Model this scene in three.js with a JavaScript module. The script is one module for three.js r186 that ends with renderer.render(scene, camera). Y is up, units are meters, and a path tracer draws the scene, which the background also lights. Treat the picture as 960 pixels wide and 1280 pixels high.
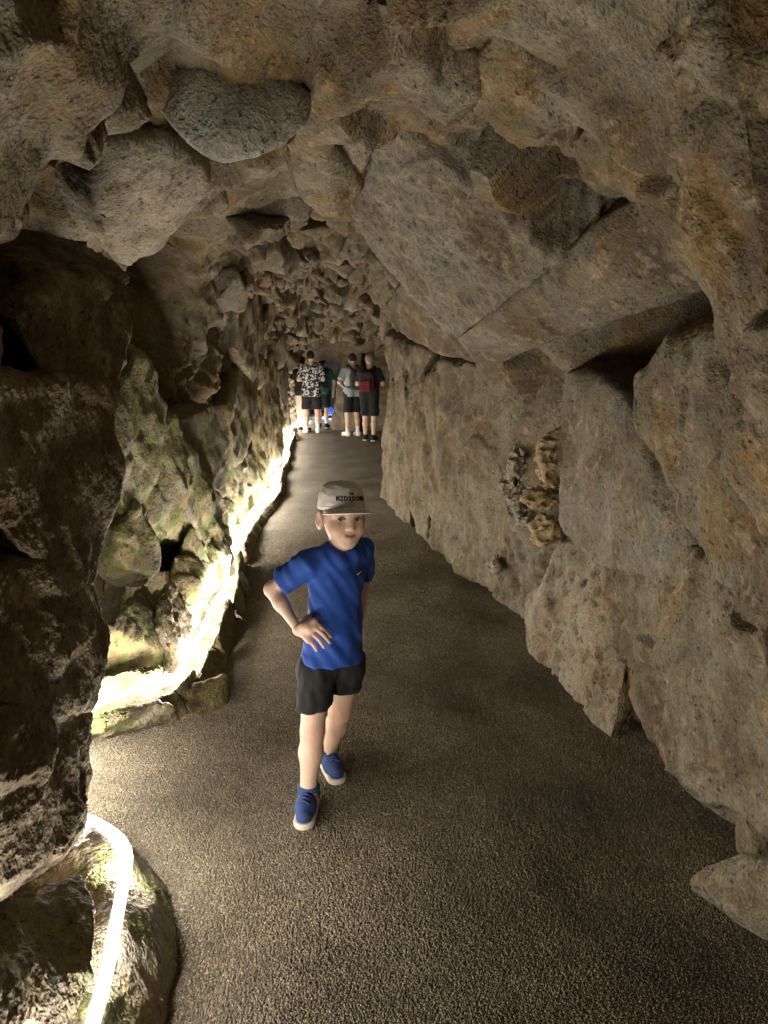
import * as THREE from 'three';
import { ConvexGeometry } from 'three/addons/geometries/ConvexGeometry.js';
import { TextGeometry } from 'three/addons/geometries/TextGeometry.js';
import { FontLoader } from 'three/addons/loaders/FontLoader.js';
import { mergeGeometries } from 'three/addons/utils/BufferGeometryUtils.js';
import { createNoise3D } from 'simplex-noise';

// ------------------------------------------------------------------ camera, sky, sun, exposure
const scene = new THREE.Scene();
const PITCH = 11.8 * Math.PI / 180, FOCAL = 887, EYE = new THREE.Vector3(0, 1.55, 0);
const camera = new THREE.PerspectiveCamera(2 * Math.atan(640 / FOCAL) * 180 / Math.PI, 0.75, 0.02, 200);
camera.position.copy(EYE);
camera.rotation.x = -PITCH;
const renderer = new THREE.WebGLRenderer({ antialias: true });
renderer.toneMapping = THREE.LinearToneMapping;
renderer.toneMappingExposure = 1.2;
renderer.shadowMap.enabled = true;
{ // a dim evening sky outside the grotto: none of it reaches inside
  const w = 64, h = 32, d = new Float32Array(w * h * 4);
  for (let y = 0; y < h; y++) for (let x = 0; x < w; x++) {
    const e = Math.max(0, (y + 0.5) / h * 2 - 1), i = (y * w + x) * 4;
    d[i] = 0.10 - 0.05 * e; d[i + 1] = 0.12 - 0.05 * e; d[i + 2] = 0.16 - 0.05 * e; d[i + 3] = 1;
  }
  const t = new THREE.DataTexture(d, w, h, THREE.RGBAFormat, THREE.FloatType);
  t.mapping = THREE.EquirectangularReflectionMapping; t.magFilter = THREE.LinearFilter; t.needsUpdate = true;
  scene.background = t;
  const sun = new THREE.DirectionalLight(0xfff0e0, 0.5);
  sun.position.set(20, 30, 10); sun.shadow.radius = 20; sun.castShadow = true;
  Object.assign(sun.shadow.camera, { left: -30, right: 30, top: 30, bottom: -30, far: 90 });
  scene.add(sun);
}

// ------------------------------------------------------------------ helpers
let seed = 7;
const rnd = () => { seed = (seed + 0x6d2b79f5) | 0; let t = Math.imul(seed ^ (seed >>> 15), 1 | seed); t = (t + Math.imul(t ^ (t >>> 7), 61 | t)) ^ t; return ((t ^ (t >>> 14)) >>> 0) / 4294967296; };
const N3 = createNoise3D(rnd), N3b = createNoise3D(rnd);
const lerp = (a, b, t) => a + (b - a) * t, clamp = (x, a = 0, b = 1) => Math.min(b, Math.max(a, x));
const smooth = (a, b, x) => { const t = clamp((x - a) / (b - a)); return t * t * (3 - 2 * t); };
const V = (x, y, z) => new THREE.Vector3(x, y, z);
const curveOf = (rows) => (s) => { // piecewise smooth lookup
  if (s <= rows[0][0]) return rows[0][1];
  for (let i = 1; i < rows.length; i++) if (s <= rows[i][0]) { const t = (s - rows[i - 1][0]) / (rows[i][0] - rows[i - 1][0]); return lerp(rows[i - 1][1], rows[i][1], t * t * (3 - 2 * t)); }
  return rows[rows.length - 1][1];
};
function fbm(x, y, z, oct, gain = 0.5) { let a = 1, s = 0, f = 1; for (let i = 0; i < oct; i++) { s += a * N3(x * f + i * 17.1, y * f, z * f - i * 9.3); a *= gain; f *= 2.03; } return s; }
const hash = (i, j, k, n) => { let h = (i * 374761393 + j * 668265263 + k * 2147483647 + n * 1274126177) | 0; h = Math.imul(h ^ (h >>> 13), 1274126177); h ^= h >>> 16; return (h >>> 0) / 4294967296; };
// chipped rock: cells, each with a tilted plane of its own; [height, closeness to a crack]
function chips(x, y, z, freq, out) {
  x *= freq; y *= freq; z *= freq;
  const i0 = Math.floor(x), j0 = Math.floor(y), k0 = Math.floor(z);
  let d1 = 9, d2 = 9, h1 = 0, h2 = 0, id = 0;
  for (let i = i0 - 1; i <= i0 + 1; i++) for (let j = j0 - 1; j <= j0 + 1; j++) for (let k = k0 - 1; k <= k0 + 1; k++) {
    const dx = x - i - hash(i, j, k, 1), dy = y - j - hash(i, j, k, 2), dz = z - k - hash(i, j, k, 3), d = dx * dx + dy * dy + dz * dz;
    if (d < d2) {
      const h = dx * (hash(i, j, k, 4) - 0.5) + dy * (hash(i, j, k, 5) - 0.5) + dz * (hash(i, j, k, 6) - 0.5) + 0.5 * (hash(i, j, k, 7) - 0.5);
      if (d < d1) { d2 = d1; h2 = h1; d1 = d; h1 = h; id = hash(i, j, k, 8); } else { d2 = d; h2 = h; }
    }
  }
  const e = Math.sqrt(d2) - Math.sqrt(d1), w = 0.5 + 0.5 * smooth(0, 0.10, e);
  out.h = h1 * w + h2 * (1 - w); out.e = e; out.id = id;
  return out;
}
const chipA = {}, chipB = {};
// a pixel of the 960 x 1280 photograph gives a direction; t is the depth in metres
function pix(px, py, t) {
  const u = (px - 480) / FOCAL, v = (py - 640) / FOCAL, s = Math.sin(PITCH), c = Math.cos(PITCH);
  return V(u * t, EYE.y + t * (-s - v * c), t * (-c + v * s));
}
const taken = {};
function numbered(n) { taken[n] = (taken[n] ?? -1) + 1; return taken[n] ? `${n}_${String(taken[n]).padStart(3, '0')}` : n; }
function tag(o, label, category, extra = {}) { Object.assign(o.userData, { label, category }, extra); return o; }
function shaded(o) { o.castShadow = o.receiveShadow = true; return o; }
function mesh(name, geo, mat, parent) { const m = shaded(new THREE.Mesh(geo, mat)); m.name = name; parent.add(m); return m; }
function top(name, o, label, category, extra) { o.name = numbered(name); scene.add(o); tag(o, label, category, extra); return o; }

// ------------------------------------------------------------------ textures
function lattice(n, s) { const a = new Float32Array(n * n); for (let i = 0; i < n * n; i++) a[i] = hash(i % n, (i / n) | 0, s, 11); return a; }
function periodic(size, cells, s) { // value noise that repeats
  const g = lattice(cells, s), out = new Float32Array(size * size);
  for (let y = 0; y < size; y++) { const fy = y / size * cells, j = fy | 0, ty = fy - j, wy = ty * ty * (3 - 2 * ty), j1 = (j + 1) % cells;
    for (let x = 0; x < size; x++) { const fx = x / size * cells, i = fx | 0, tx = fx - i, wx = tx * tx * (3 - 2 * tx), i1 = (i + 1) % cells;
      out[y * size + x] = lerp(lerp(g[j * cells + i], g[j * cells + i1], wx), lerp(g[j1 * cells + i], g[j1 * cells + i1], wx), wy); } }
  return out;
}
function dataTex(size, px, srgb) {
  const t = new THREE.DataTexture(px, size, size, THREE.RGBAFormat, THREE.UnsignedByteType);
  t.wrapS = t.wrapT = THREE.RepeatWrapping; t.magFilter = THREE.LinearFilter; t.minFilter = THREE.LinearMipmapLinearFilter; t.generateMipmaps = true;
  if (srgb) t.colorSpace = THREE.SRGBColorSpace; t.needsUpdate = true; return t;
}
const toS = (c) => 255 * (c <= 0.0031308 ? 12.92 * c : 1.055 * Math.pow(clamp(c), 1 / 2.4) - 0.055);
function rockTextures(s) { // grainy stone: one tile is 1 m
  const S = 1024, o = [[9, .5], [23, .5], [61, .6], [127, .8], [256, .9], [512, .7]].map(([c, a], i) => [periodic(S, c, s + i), a]);
  const pits = periodic(S, 90, s + 20), pits2 = periodic(S, 40, s + 21), warm = periodic(S, 31, s + 22);
  const col = new Uint8Array(S * S * 4), bmp = new Uint8Array(S * S * 4);
  for (let i = 0; i < S * S; i++) {
    let fine = 0, h = 0;
    for (let k = 0; k < 6; k++) { const v = (o[k][0][i] - 0.5) * o[k][1]; h += v * [.5, .6, .7, .6, .42, .24][k]; fine += v * [.25, .3, .5, .7, .9, .8][k]; }
    const pit = smooth(0.76, 0.9, pits[i]) * smooth(0.35, 0.7, pits2[i]);
    h -= 0.45 * pit;
    const g = clamp(0.74 + 0.46 * fine - 0.4 * pit, 0.12, 1), w = (warm[i] - 0.5) * 0.16;
    col[i * 4] = toS(clamp(g * (1 + w))); col[i * 4 + 1] = toS(g); col[i * 4 + 2] = toS(clamp(g * (1 - w))); col[i * 4 + 3] = 255;
    const b = 255 * clamp(0.5 + h * 0.42); bmp[i * 4] = bmp[i * 4 + 1] = bmp[i * 4 + 2] = b; bmp[i * 4 + 3] = 255;
  }
  return { map: dataTex(S, col, true), bump: dataTex(S, bmp, false) };
}
function pavingTextures() { // coarse chip paving, one tile is 1.6 m
  const S = 2048, C = 250, col = new Uint8Array(S * S * 4), bmp = new Uint8Array(S * S * 4);
  const big = periodic(S, 7, 91), mid = periodic(S, 29, 92);
  for (let y = 0; y < S; y++) for (let x = 0; x < S; x++) {
    const fx = x / S * C, fy = y / S * C, i0 = fx | 0, j0 = fy | 0;
    let best = -1, bi = 0, bj = 0;
    for (let i = i0 - 1; i <= i0 + 1; i++) for (let j = j0 - 1; j <= j0 + 1; j++) {
      const a = (i + C) % C, b = (j + C) % C, dx = fx - i - hash(a, b, 3, 1), dy = fy - j - hash(a, b, 3, 2), an = hash(a, b, 3, 9) * 3.14, ca = Math.cos(an), sa = Math.sin(an);
      const ex = (dx * ca + dy * sa), ey = (dy * ca - dx * sa) * (1 + 0.7 * hash(a, b, 3, 10)), r = 0.45 + 0.4 * hash(a, b, 3, 3);
      const h = (0.35 + 0.65 * hash(a, b, 3, 4)) * (1 - (ex * ex + ey * ey) / (r * r));
      if (h > best) { best = h; bi = a; bj = b; }
    }
    const i = (y * S + x) * 4, st = hash(bi, bj, 3, 5), up = clamp(best, 0, 1), wear = 0.8 + 0.4 * (0.6 * big[i / 4] + 0.4 * mid[i / 4]);
    let a = (up > 0.06 ? 0.155 + 0.18 * st * st : 0.075) * wear; const w = 0.75 + 0.5 * hash(bi, bj, 3, 6);
    if (hash(bi, bj, 3, 7) > 0.9985) a = 0.5;
    col[i] = toS(a * (1.04 + 0.12 * w)); col[i + 1] = toS(a * 0.94); col[i + 2] = toS(a * (0.74 - 0.1 * w)); col[i + 3] = 255;
    bmp[i] = bmp[i + 1] = bmp[i + 2] = 255 * clamp(0.1 + 0.85 * Math.sqrt(up)); bmp[i + 3] = 255;
  }
  return { map: dataTex(S, col, true), bump: dataTex(S, bmp, false) };
}
const T1 = rockTextures(30), T2 = rockTextures(60), TP = pavingTextures();
const rockMat = new THREE.MeshStandardMaterial({ map: T1.map, bumpMap: T1.bump, bumpScale: 0.016, roughness: 0.9, vertexColors: true });
const rockMatB = new THREE.MeshStandardMaterial({ map: T2.map, bumpMap: T2.bump, bumpScale: 0.015, roughness: 0.92, vertexColors: true });
const pathMat = new THREE.MeshStandardMaterial({ map: TP.map, bumpMap: TP.bump, bumpScale: 0.004, roughness: 0.85 });

// ------------------------------------------------------------------ stone colours (linear)
const PAL = {
  tan: [0.285, 0.242, 0.165], grey: [0.28, 0.243, 0.185], pale: [0.40, 0.335, 0.24], brown: [0.165, 0.115, 0.062], ochre: [0.30, 0.185, 0.065],
  dark: [0.085, 0.068, 0.048], moss: [0.16, 0.205, 0.055], lichen: [0.42, 0.37, 0.15], ash: [0.42, 0.40, 0.35], honey: [0.50, 0.36, 0.18], olive: [0.20, 0.17, 0.08], rust: [0.52, 0.33, 0.16], mossdark: [0.05, 0.075, 0.025],
};
const mix3 = (c, p, w) => { c[0] += (p[0] - c[0]) * w; c[1] += (p[1] - c[1]) * w; c[2] += (p[2] - c[2]) * w; };
function stoneColour(x, y, z, o, c) {
  const a = PAL[o.base ?? 'tan'], b = PAL[o.second ?? 'brown'];
  c[0] = a[0]; c[1] = a[1]; c[2] = a[2];
  const n1 = fbm(x * 1.7 + (o.off ?? 0), y * 1.7, z * 1.7, 4, 0.62), n2 = fbm(x * 5.1, y * 5.1 + 40, z * 5.1, 4, 0.65), n3 = fbm(x * 19, y * 19, z * 19 + 7, 2, 0.7);
  mix3(c, b, clamp((o.mix ?? 0.45) + 0.62 * n1 + 0.26 * n2 + 0.06 * n3));
  mix3(c, PAL.ochre, 1.35 * (o.ochre ?? 0.25) * smooth(0.05, 0.7, N3b(x * 2.3, y * 1.6, z * 2.3 + 5) + 0.35 * n2));
  mix3(c, PAL.dark, (o.stain ?? 0.5) * smooth(0.35, 0.9, N3b(x * 3.1 + 9, y * 2.2, z * 3.1) * 0.8 + 0.45 * n2));
  mix3(c, PAL.pale, 0.5 * smooth(0.55, 1.1, n2 + 0.5 * n3));
  if (o.moss) {
    const m = N3b(x * 4 + 3, y * 4, z * 4) * 0.5 + 0.5 * n2 + 0.25 * n3;
    mix3(c, PAL.lichen, 0.6 * o.moss * smooth(-0.3, 0.25, m)); mix3(c, PAL.moss, o.moss * smooth(-0.1, 0.45, m)); mix3(c, PAL.mossdark, 0.7 * o.moss * smooth(0.35, 0.9, m - 0.3 * n3));
  }
  const g = 1 + 0.13 * n3 + 0.08 * n2; c[0] *= g; c[1] *= g; c[2] *= g;
  return c;
}
function relief(x, y, z, o) { // how far the stone stands proud of its plain shape, metres
  const a = o.amp ?? 1;
  chips(x + 0.12 * N3(x * 3, y * 3, z * 3), y, z + 0.12 * N3(z * 3, x * 3, y * 3), o.chip ?? 4.2, chipA);
  chips(x, y + 0.05 * N3b(x * 6, y * 6, z * 6), z, (o.chip ?? 4.2) * 2.6, chipB);
  let d = 0.024 * fbm(x * 1.9, y * 1.9, z * 1.9, 2) + 0.10 * (4.2 / (o.chip ?? 4.2)) * (o.facet ?? 0.4) * chipA.h + 0.014 * (o.facet ?? 0.4) * chipB.h + 0.0045 * fbm(x * 7.5, y * 7.5, z * 7.5, 3, 0.5) + 0.0026 * fbm(x * 38, y * 38, z * 38, 2, 0.6);
  if (o.flute) d += o.flute * (Math.abs(N3(x * 7 * (o.fx ?? 1), y * (o.fy ?? 1.2), z * 7 * (o.fz ?? 1))) - 0.4);
  if (o.pits) d -= o.pits * smooth(0.45, 0.75, N3(x * 9 + 4, y * 7, z * 9)) ;
  return d * a;
}

// every face takes its grain along the axis it mostly faces, in metres
function grained(pos, nor, col, idx, off = 0) {
  const key = new Map(), P = [], N = [], C = [], U = [], out = new Uint32Array(idx.length);
  for (let i = 0; i < idx.length; i += 3) {
    const a = idx[i] * 3, b = idx[i + 1] * 3, c = idx[i + 2] * 3, ux = pos[b] - pos[a], uy = pos[b + 1] - pos[a + 1], uz = pos[b + 2] - pos[a + 2], vx = pos[c] - pos[a], vy = pos[c + 1] - pos[a + 1], vz = pos[c + 2] - pos[a + 2];
    const nx = Math.abs(uy * vz - uz * vy), ny = Math.abs(uz * vx - ux * vz), nz = Math.abs(ux * vy - uy * vx), ax = nx > ny && nx > nz ? 0 : ny > nz ? 1 : 2;
    for (let k = 0; k < 3; k++) {
      const w = idx[i + k], id = w * 3 + ax; let v = key.get(id);
      if (v === undefined) { key.set(id, v = P.length / 3); const x = pos[w * 3], y = pos[w * 3 + 1], z = pos[w * 3 + 2]; P.push(x, y, z); N.push(nor[w * 3], nor[w * 3 + 1], nor[w * 3 + 2]); C.push(col[w * 3], col[w * 3 + 1], col[w * 3 + 2]);
        ax === 0 ? U.push(z + off, y + 0.3 * z) : ax === 1 ? U.push(x + 0.3 * z + off, z) : U.push(x + off + 0.37, y + 0.2 * x); }
      out[i + k] = v;
    }
  }
  const g = new THREE.BufferGeometry();
  g.setAttribute('position', new THREE.Float32BufferAttribute(P, 3)); g.setAttribute('normal', new THREE.Float32BufferAttribute(N, 3)); g.setAttribute('color', new THREE.Float32BufferAttribute(C, 3)); g.setAttribute('uv', new THREE.Float32BufferAttribute(U, 2));
  g.setIndex(new THREE.BufferAttribute(out, 1)); return g;
}
// ------------------------------------------------------------------ the tunnel's plan (s = metres ahead of the camera)
const planL = curveOf([[-5, -1.2], [-3, -1.45], [0, -1.2], [1.5, -1.12], [2.2, -1.32], [3, -1.6], [4.5, -1.68], [6.5, -1.72], [9, -1.85], [12, -2.15], [16, -2.6], [19, -2.5], [22, -2.5], [27, -2.9]]);
const planR = curveOf([[-5, 1.2], [-3, 1.45], [0, 1.4], [1.5, 1.3], [2.6, 1.28], [4.1, 1.15], [5.6, 0.85], [8.5, 0.42], [10, 0.42], [12, 0.55], [16, 0.8], [19, 0.5], [22, -0.6], [27, -1.2]]);
const planH = curveOf([[-5, 2.4], [0, 2.46], [2, 2.44], [4, 2.54], [6, 2.68], [9, 2.75], [11, 2.7], [14, 2.42], [16, 2.2], [18, 2.1], [27, 2.1]]);
const axisX = (s) => (planL(s) + planR(s)) / 2;
function shellPoint(s, th, out) { // th: 0 left floor ... 1 right floor
  const L = planL(s), R = planR(s), H = planH(s), a = th * Math.PI, c = -Math.cos(a), sn = Math.sin(a), e = 0.84;
  out.set((L + R) / 2 + (R - L) / 2 * Math.sign(c) * Math.pow(Math.abs(c), e), -0.12 + (H + 0.12) * Math.pow(Math.max(sn, 0), e), -s);
  return out;
}
function shellGeometry(sList, thA, thB, nTh, o) {
  const cols = nTh + 1, rows = sList.length, pos = new Float32Array(cols * rows * 3), colr = new Float32Array(cols * rows * 3), uv = new Float32Array(cols * rows * 2);
  const p = V(), q = V(), r = V(), n = V(), c = [0, 0, 0];
  for (let j = 0; j < rows; j++) {
    const s = sList[j]; let arc = thA * 7;
    for (let i = 0; i < cols; i++) {
      const th = lerp(thA, thB, i / nTh), k = j * cols + i;
      shellPoint(s, th, p); shellPoint(s, th + 0.004, q).sub(p); shellPoint(s + 0.02, th, r).sub(p);
      n.crossVectors(r, q).normalize(); if (n.x * (axisX(s) - p.x) + n.y * (1.1 - p.y) < 0) n.negate();
      if (i) { const dx = p.x - pos0.x, dy = p.y - pos0.y; arc += Math.hypot(dx, dy); } pos0.copy(p);
      const far = smooth(4.5, 7, s), sp = { chip: lerp(2.1, 2.8, far), facet: lerp(1.7, 0.9, far), amp: 1 };
      let d = relief(p.x, p.y, p.z, sp);
      const knob = fbm(p.x * 2.4, p.y * 2.4, p.z * 1.9, 3, 0.45); d += far * (0.10 * knob - 0.08 * smooth(0.2, 0.7, N3b(p.x * 3.1, p.y * 3.1, p.z * 2.4)));
      for (const [hx, hy, hz, hr, hd] of HOLLOWS) { const q2 = ((p.x - hx) ** 2 + (p.y - hy) ** 2 + (p.z - hz) ** 2) / (hr * hr); if (q2 < 9) d -= hd * Math.exp(-q2 * q2); }
      p.addScaledVector(n, d);
      stoneColour(p.x, p.y, p.z, { base: 'tan', second: 'brown', mix: 0.5, ochre: 0.5, stain: 0.45, ...o }, c);
      pos.set([p.x, p.y, p.z], k * 3); colr.set(c, k * 3); uv.set([arc, s], k * 2);
    }
  }
  const idx = [];
  for (let j = 0; j < rows - 1; j++) for (let i = 0; i < nTh; i++) { const a = j * cols + i; idx.push(a, a + cols, a + 1, a + 1, a + cols, a + cols + 1); }
  const g = new THREE.BufferGeometry();
  g.setAttribute('position', new THREE.BufferAttribute(pos, 3)); g.setAttribute('color', new THREE.BufferAttribute(colr, 3)); g.setAttribute('uv', new THREE.BufferAttribute(uv, 2));
  g.setIndex(idx); g.computeVertexNormals(); return grained(pos, g.getAttribute('normal').array, colr, idx);
}
const pos0 = V(), HOLLOWS = [[1.28, 1.7, -3.15, 0.6, 1.2], [-1.6, 1.8, -4.5, 0.75, 1.0], [-1.2, 1.86, -2.2, 0.48, 0.9]];
const sRows = []; for (let s = -4.6; s < 24.5;) { sRows.push(s); s += s < 0.3 ? 0.06 : s < 5 ? 0.016 : s < 9 ? 0.024 : s < 17 ? 0.035 : 0.07; }
const wallL = top('cave_wall_left', new THREE.Group(), 'rough brown rock wall of the cave along the strip light side', 'cave wall', { kind: 'structure' });
const wallR = top('cave_wall_right', new THREE.Group(), 'rough tan rock wall of the cave opposite the strip light', 'cave wall', { kind: 'structure' });
const ceiling = top('cave_ceiling', new THREE.Group(), 'jagged brown rock ceiling arching over the paved path', 'cave ceiling', { kind: 'structure' });
mesh('rock_face', shellGeometry(sRows, -0.01, 0.3, 110, {}), rockMat, wallL);
mesh('rock_face', shellGeometry(sRows, 0.3, 0.7, 170, {}), rockMat, ceiling);
mesh('rock_face', shellGeometry(sRows, 0.7, 1.01, 110, {}), rockMat, wallR);
function endCap(s, face, parent) { // closes the tunnel where it bends out of sight
  const p = V(), pts = [], N = 40, M = 14, pos = [], uv = [], col = [], idx = [], c = [0, 0, 0], cx = axisX(s);
  for (let j = 0; j <= M; j++) for (let i = 0; i <= N; i++) {
    shellPoint(s, i / N, p); const k = j / M, x = lerp(cx, p.x + (p.x - cx) * 0.2, k), y = lerp(0.9, p.y + (p.y > 0 ? 0.2 : -0.2), k), z = -s + face * 0.5 * (1 - k * k);
    const d = relief(x, y, z, { facet: 1.5 }) * 1.5;
    pos.push(x, y, z - face * d); uv.push(x, y); stoneColour(x, y, z, {}, c); col.push(...c);
    if (j && i) { const a = (j - 1) * (N + 1) + i - 1; idx.push(a, a + 1, a + N + 1, a + 1, a + N + 2, a + N + 1); }
  }
  for (let j = 1; j <= M; j++) { const a = (j - 1) * (N + 1) + N, b = (j - 1) * (N + 1); idx.push(a, b, a + N + 1, b, b + N + 1, a + N + 1); }
  const g = new THREE.BufferGeometry(); g.setAttribute('position', new THREE.Float32BufferAttribute(pos, 3)); g.setAttribute('uv', new THREE.Float32BufferAttribute(uv, 2)); g.setAttribute('color', new THREE.Float32BufferAttribute(col, 3));
  g.setIndex(idx); g.computeVertexNormals(); mesh('end_rock_face', g, rockMat, parent);
}
endCap(-4.5, 1, ceiling); endCap(24.2, -1, ceiling);

// ------------------------------------------------------------------ path
{
  const rows = [], pos = [], uv = [], idx = [], nx = 60;
  for (let s = -4.7; s < 24.6; s += 0.08) rows.push(s);
  rows.forEach((s, j) => { const a = planL(s) - 0.1, b = planR(s) + 0.1; for (let i = 0; i <= nx; i++) { const x = lerp(a, b, i / nx);
    pos.push(x, 0.006 * fbm(x * 1.4, 3, s * 1.4, 2) - 0.0, -s); uv.push((x + 0.07 * N3(x, 1, s)) / 1.6, (s + 0.07 * N3(s, 5, x)) / 1.6);
    if (j && i) { const k = (j - 1) * (nx + 1) + i - 1; idx.push(k, k + 1, k + nx + 1, k + 1, k + nx + 2, k + nx + 1); } } });
  const g = new THREE.BufferGeometry(); g.setAttribute('position', new THREE.Float32BufferAttribute(pos, 3)); g.setAttribute('uv', new THREE.Float32BufferAttribute(uv, 2)); g.setIndex(idx); g.computeVertexNormals();
  top('path', shaded(new THREE.Mesh(g, pathMat)), 'dark brown chip paved path running through the cave', 'path', { kind: 'structure' });
}

{ // the coarse chips of the paving, as far ahead as they can be told apart
  const geo = new THREE.IcosahedronGeometry(1, 0), mats = new THREE.MeshStandardMaterial({ roughness: 0.95 }), spots = [];
  for (let z = -1.1; z > -6.6; z -= 0.0058) for (let x = -1.25; x < 1.2; x += 0.006) {
    if (x < planL(-z) + 0.1 || x > planR(-z) - 0.05 || Math.abs(x) > 0.6 * -z + 0.25) continue;
    if (-z > 3.6 && rnd() < (-z - 3.6) / 3.2) continue;
    if (rnd() < 0.9) spots.push([x + (rnd() - 0.5) * 0.005, z + (rnd() - 0.5) * 0.005]);
  }
  const im = new THREE.InstancedMesh(geo, mats, spots.length), m4 = new THREE.Matrix4(), q = new THREE.Quaternion(), e = new THREE.Euler(), c = new THREE.Color();
  spots.forEach(([x, z], i) => {
    const r = 0.0025 + 0.0018 * rnd(), st = rnd(), w = rnd(), patch = 0.85 + 0.3 * N3b(x * 1.3, 3, z * 1.3) + 0.12 * N3(x * 9, 1, z * 9), a = (0.155 + 0.19 * st * st) * patch * (rnd() > 0.9992 ? 3 : 1);
    e.set(rnd() * 6, rnd() * 6, rnd() * 6); q.setFromEuler(e); m4.compose(V(x, 0.006 * fbm(x * 1.4, 3, -z * 1.4, 2) + r * 0.1, z), q, V(r * (0.9 + 0.5 * rnd()), r * 0.8, r)); im.setMatrixAt(i, m4);
    im.setColorAt(i, c.setRGB(a * (1.04 + 0.12 * w), a * 0.94, a * (0.74 - 0.1 * w)));
  });
  console.log('chips', spots.length);
  shaded(im); top('paving_chips', im, 'coarse brown stone chips pressed into the surface of the path', 'chips', { kind: 'stuff' });
}

// ------------------------------------------------------------------ rocks: convex blocks, rounded, chipped and grained
let triCount = 0;
function rockGeometry(points, o = {}) {
  const hull = new ConvexGeometry(points).getAttribute('position'), tris = [], planes = [];
  const ab = V(), ac = V();
  for (let i = 0; i < hull.count; i += 3) {
    const t = [0, 1, 2].map((k) => V().fromBufferAttribute(hull, i + k)), n = V().crossVectors(ab.subVectors(t[1], t[0]), ac.subVectors(t[2], t[0]));
    const area = n.length(); if (area < 1e-7) continue; n.divideScalar(area);
    const d = n.dot(t[0]); let f = planes.findIndex((q) => q.n.dot(n) > 0.998 && Math.abs(q.d - d) < 0.02);
    if (f < 0) { f = planes.length; planes.push({ n, d }); }
    tris.push([...t, f]);
  }
  const k = o.round ?? 0.009, fineK = o.fine ?? 0.0062, weld = new Map(), P = [], keyOf = (v) => `${Math.round(v.x * 1e4)},${Math.round(v.y * 1e4)},${Math.round(v.z * 1e4)}`;
  const put = (v) => { const key = keyOf(v); let i = weld.get(key); if (i === undefined) { weld.set(key, i = P.length); P.push(v); } return i; };
  const lim = (a, b) => { const x = (a.x + b.x) / 2, y = (a.y + b.y) / 2, z = (a.z + b.z) / 2, s = -z; let l = Math.max(o.least ?? 0.009, fineK * Math.hypot(x, y - EYE.y, z));
    const out = x < planL(s) - 0.05 || x > planR(s) + 0.05 || y > planH(s) + 0.05 || y < -0.06; if (out && !o.free) l *= 5; if (z > -0.3) l *= 3; return l; };
  const F = [], fv = new Map(), VW = [], VF = [];
  const vert = (w, f) => { const key = w * 256 + f; let i = fv.get(key); if (i === undefined) { fv.set(key, i = VW.length); VW.push(w); VF.push(f); } return i; };
  const stack = tris.slice();
  while (stack.length) {
    const [a, b, c, f] = stack.pop(), over = (p, q) => { const d = p.distanceTo(q); return d > lim(p, q) ? d : 0; }, la = over(b, c), lb = over(a, c), lc = over(a, b), m = Math.max(la, lb, lc);
    if (!(m > 0)) { F.push(vert(put(a), f), vert(put(b), f), vert(put(c), f)); continue; }
    if (la === m) { const q = V().addVectors(b, c).multiplyScalar(0.5); stack.push([a, b, q, f], [a, q, c, f]); }
    else if (lb === m) { const q = V().addVectors(a, c).multiplyScalar(0.5); stack.push([a, b, q, f], [q, b, c, f]); }
    else { const q = V().addVectors(a, b).multiplyScalar(0.5); stack.push([a, q, c, f], [q, b, c, f]); }
  }
  const Q = new Float32Array(P.length * 3), NN = new Float32Array(P.length * 3), C = new Float32Array(P.length * 3), g = V(), c = [0, 0, 0];
  P.forEach((p0, i) => {
    const p = p0.clone();
    for (let it = 0; it < 2; it++) { // onto the rounded block
      let mx = -9; for (const q of planes) mx = Math.max(mx, q.n.dot(p) - q.d);
      let sum = 0; g.set(0, 0, 0);
      for (const q of planes) { const e = (q.n.dot(p) - q.d - mx) / k; if (e > -12) { const w = Math.exp(e); sum += w; g.addScaledVector(q.n, w); } }
      const s = mx + k * Math.log(sum); g.divideScalar(sum); p.addScaledVector(g, -s / Math.max(0.15, g.lengthSq()));
    }
    g.normalize();
    p.addScaledVector(g, relief(p.x + (o.off ?? 0), p.y, p.z, o));
    Q.set([p.x, p.y, p.z], i * 3); stoneColour(p.x, p.y, p.z, o, c); C.set(c, i * 3);
  });
  const A = V(), B = V(), D = V();
  for (let i = 0; i < F.length; i += 3) {
    const a = VW[F[i]], b = VW[F[i + 1]], d = VW[F[i + 2]]; A.fromArray(Q, a * 3); B.fromArray(Q, b * 3).sub(A); D.fromArray(Q, d * 3).sub(A); B.cross(D);
    for (const w of [a, b, d]) { NN[w * 3] += B.x; NN[w * 3 + 1] += B.y; NN[w * 3 + 2] += B.z; }
  }
  for (let w = 0; w < NN.length; w += 3) { const l = Math.hypot(NN[w], NN[w + 1], NN[w + 2]) || 1; NN[w] /= l; NN[w + 1] /= l; NN[w + 2] /= l; }
  triCount += F.length / 3; return grained(Q, NN, C, F.map((i) => VW[i]), rnd() * 5);
}
function outward(p) { const s = -p.z, d = V(p.x - axisX(s), (p.y - 1.15) * 0.9, 0); return d.normalize(); }
function rock(name, parent, rows, o = {}) { // rows: pixel, pixel, depth of the corners in view; the block runs on into the wall
  const front = rows.map((r) => r.length === 4 ? V(r[0], r[1], r[2]) : pix(...r)), mid = front.reduce((a, p) => a.add(p), V()).divideScalar(front.length), pts = front.slice();
  if (o.back !== 0) for (const p of front) { const q = p.clone().lerp(mid, o.taper ?? -0.1).addScaledVector(o.dir ? V(...o.dir) : outward(p).multiplyScalar(0.5).addScaledVector(p.clone().sub(EYE).normalize(), 0.85).normalize(), o.back ?? 0.45); pts.push(q); }
  return mesh(name, rockGeometry(pts, o), o.mat ?? rockMat, parent);
}
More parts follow.
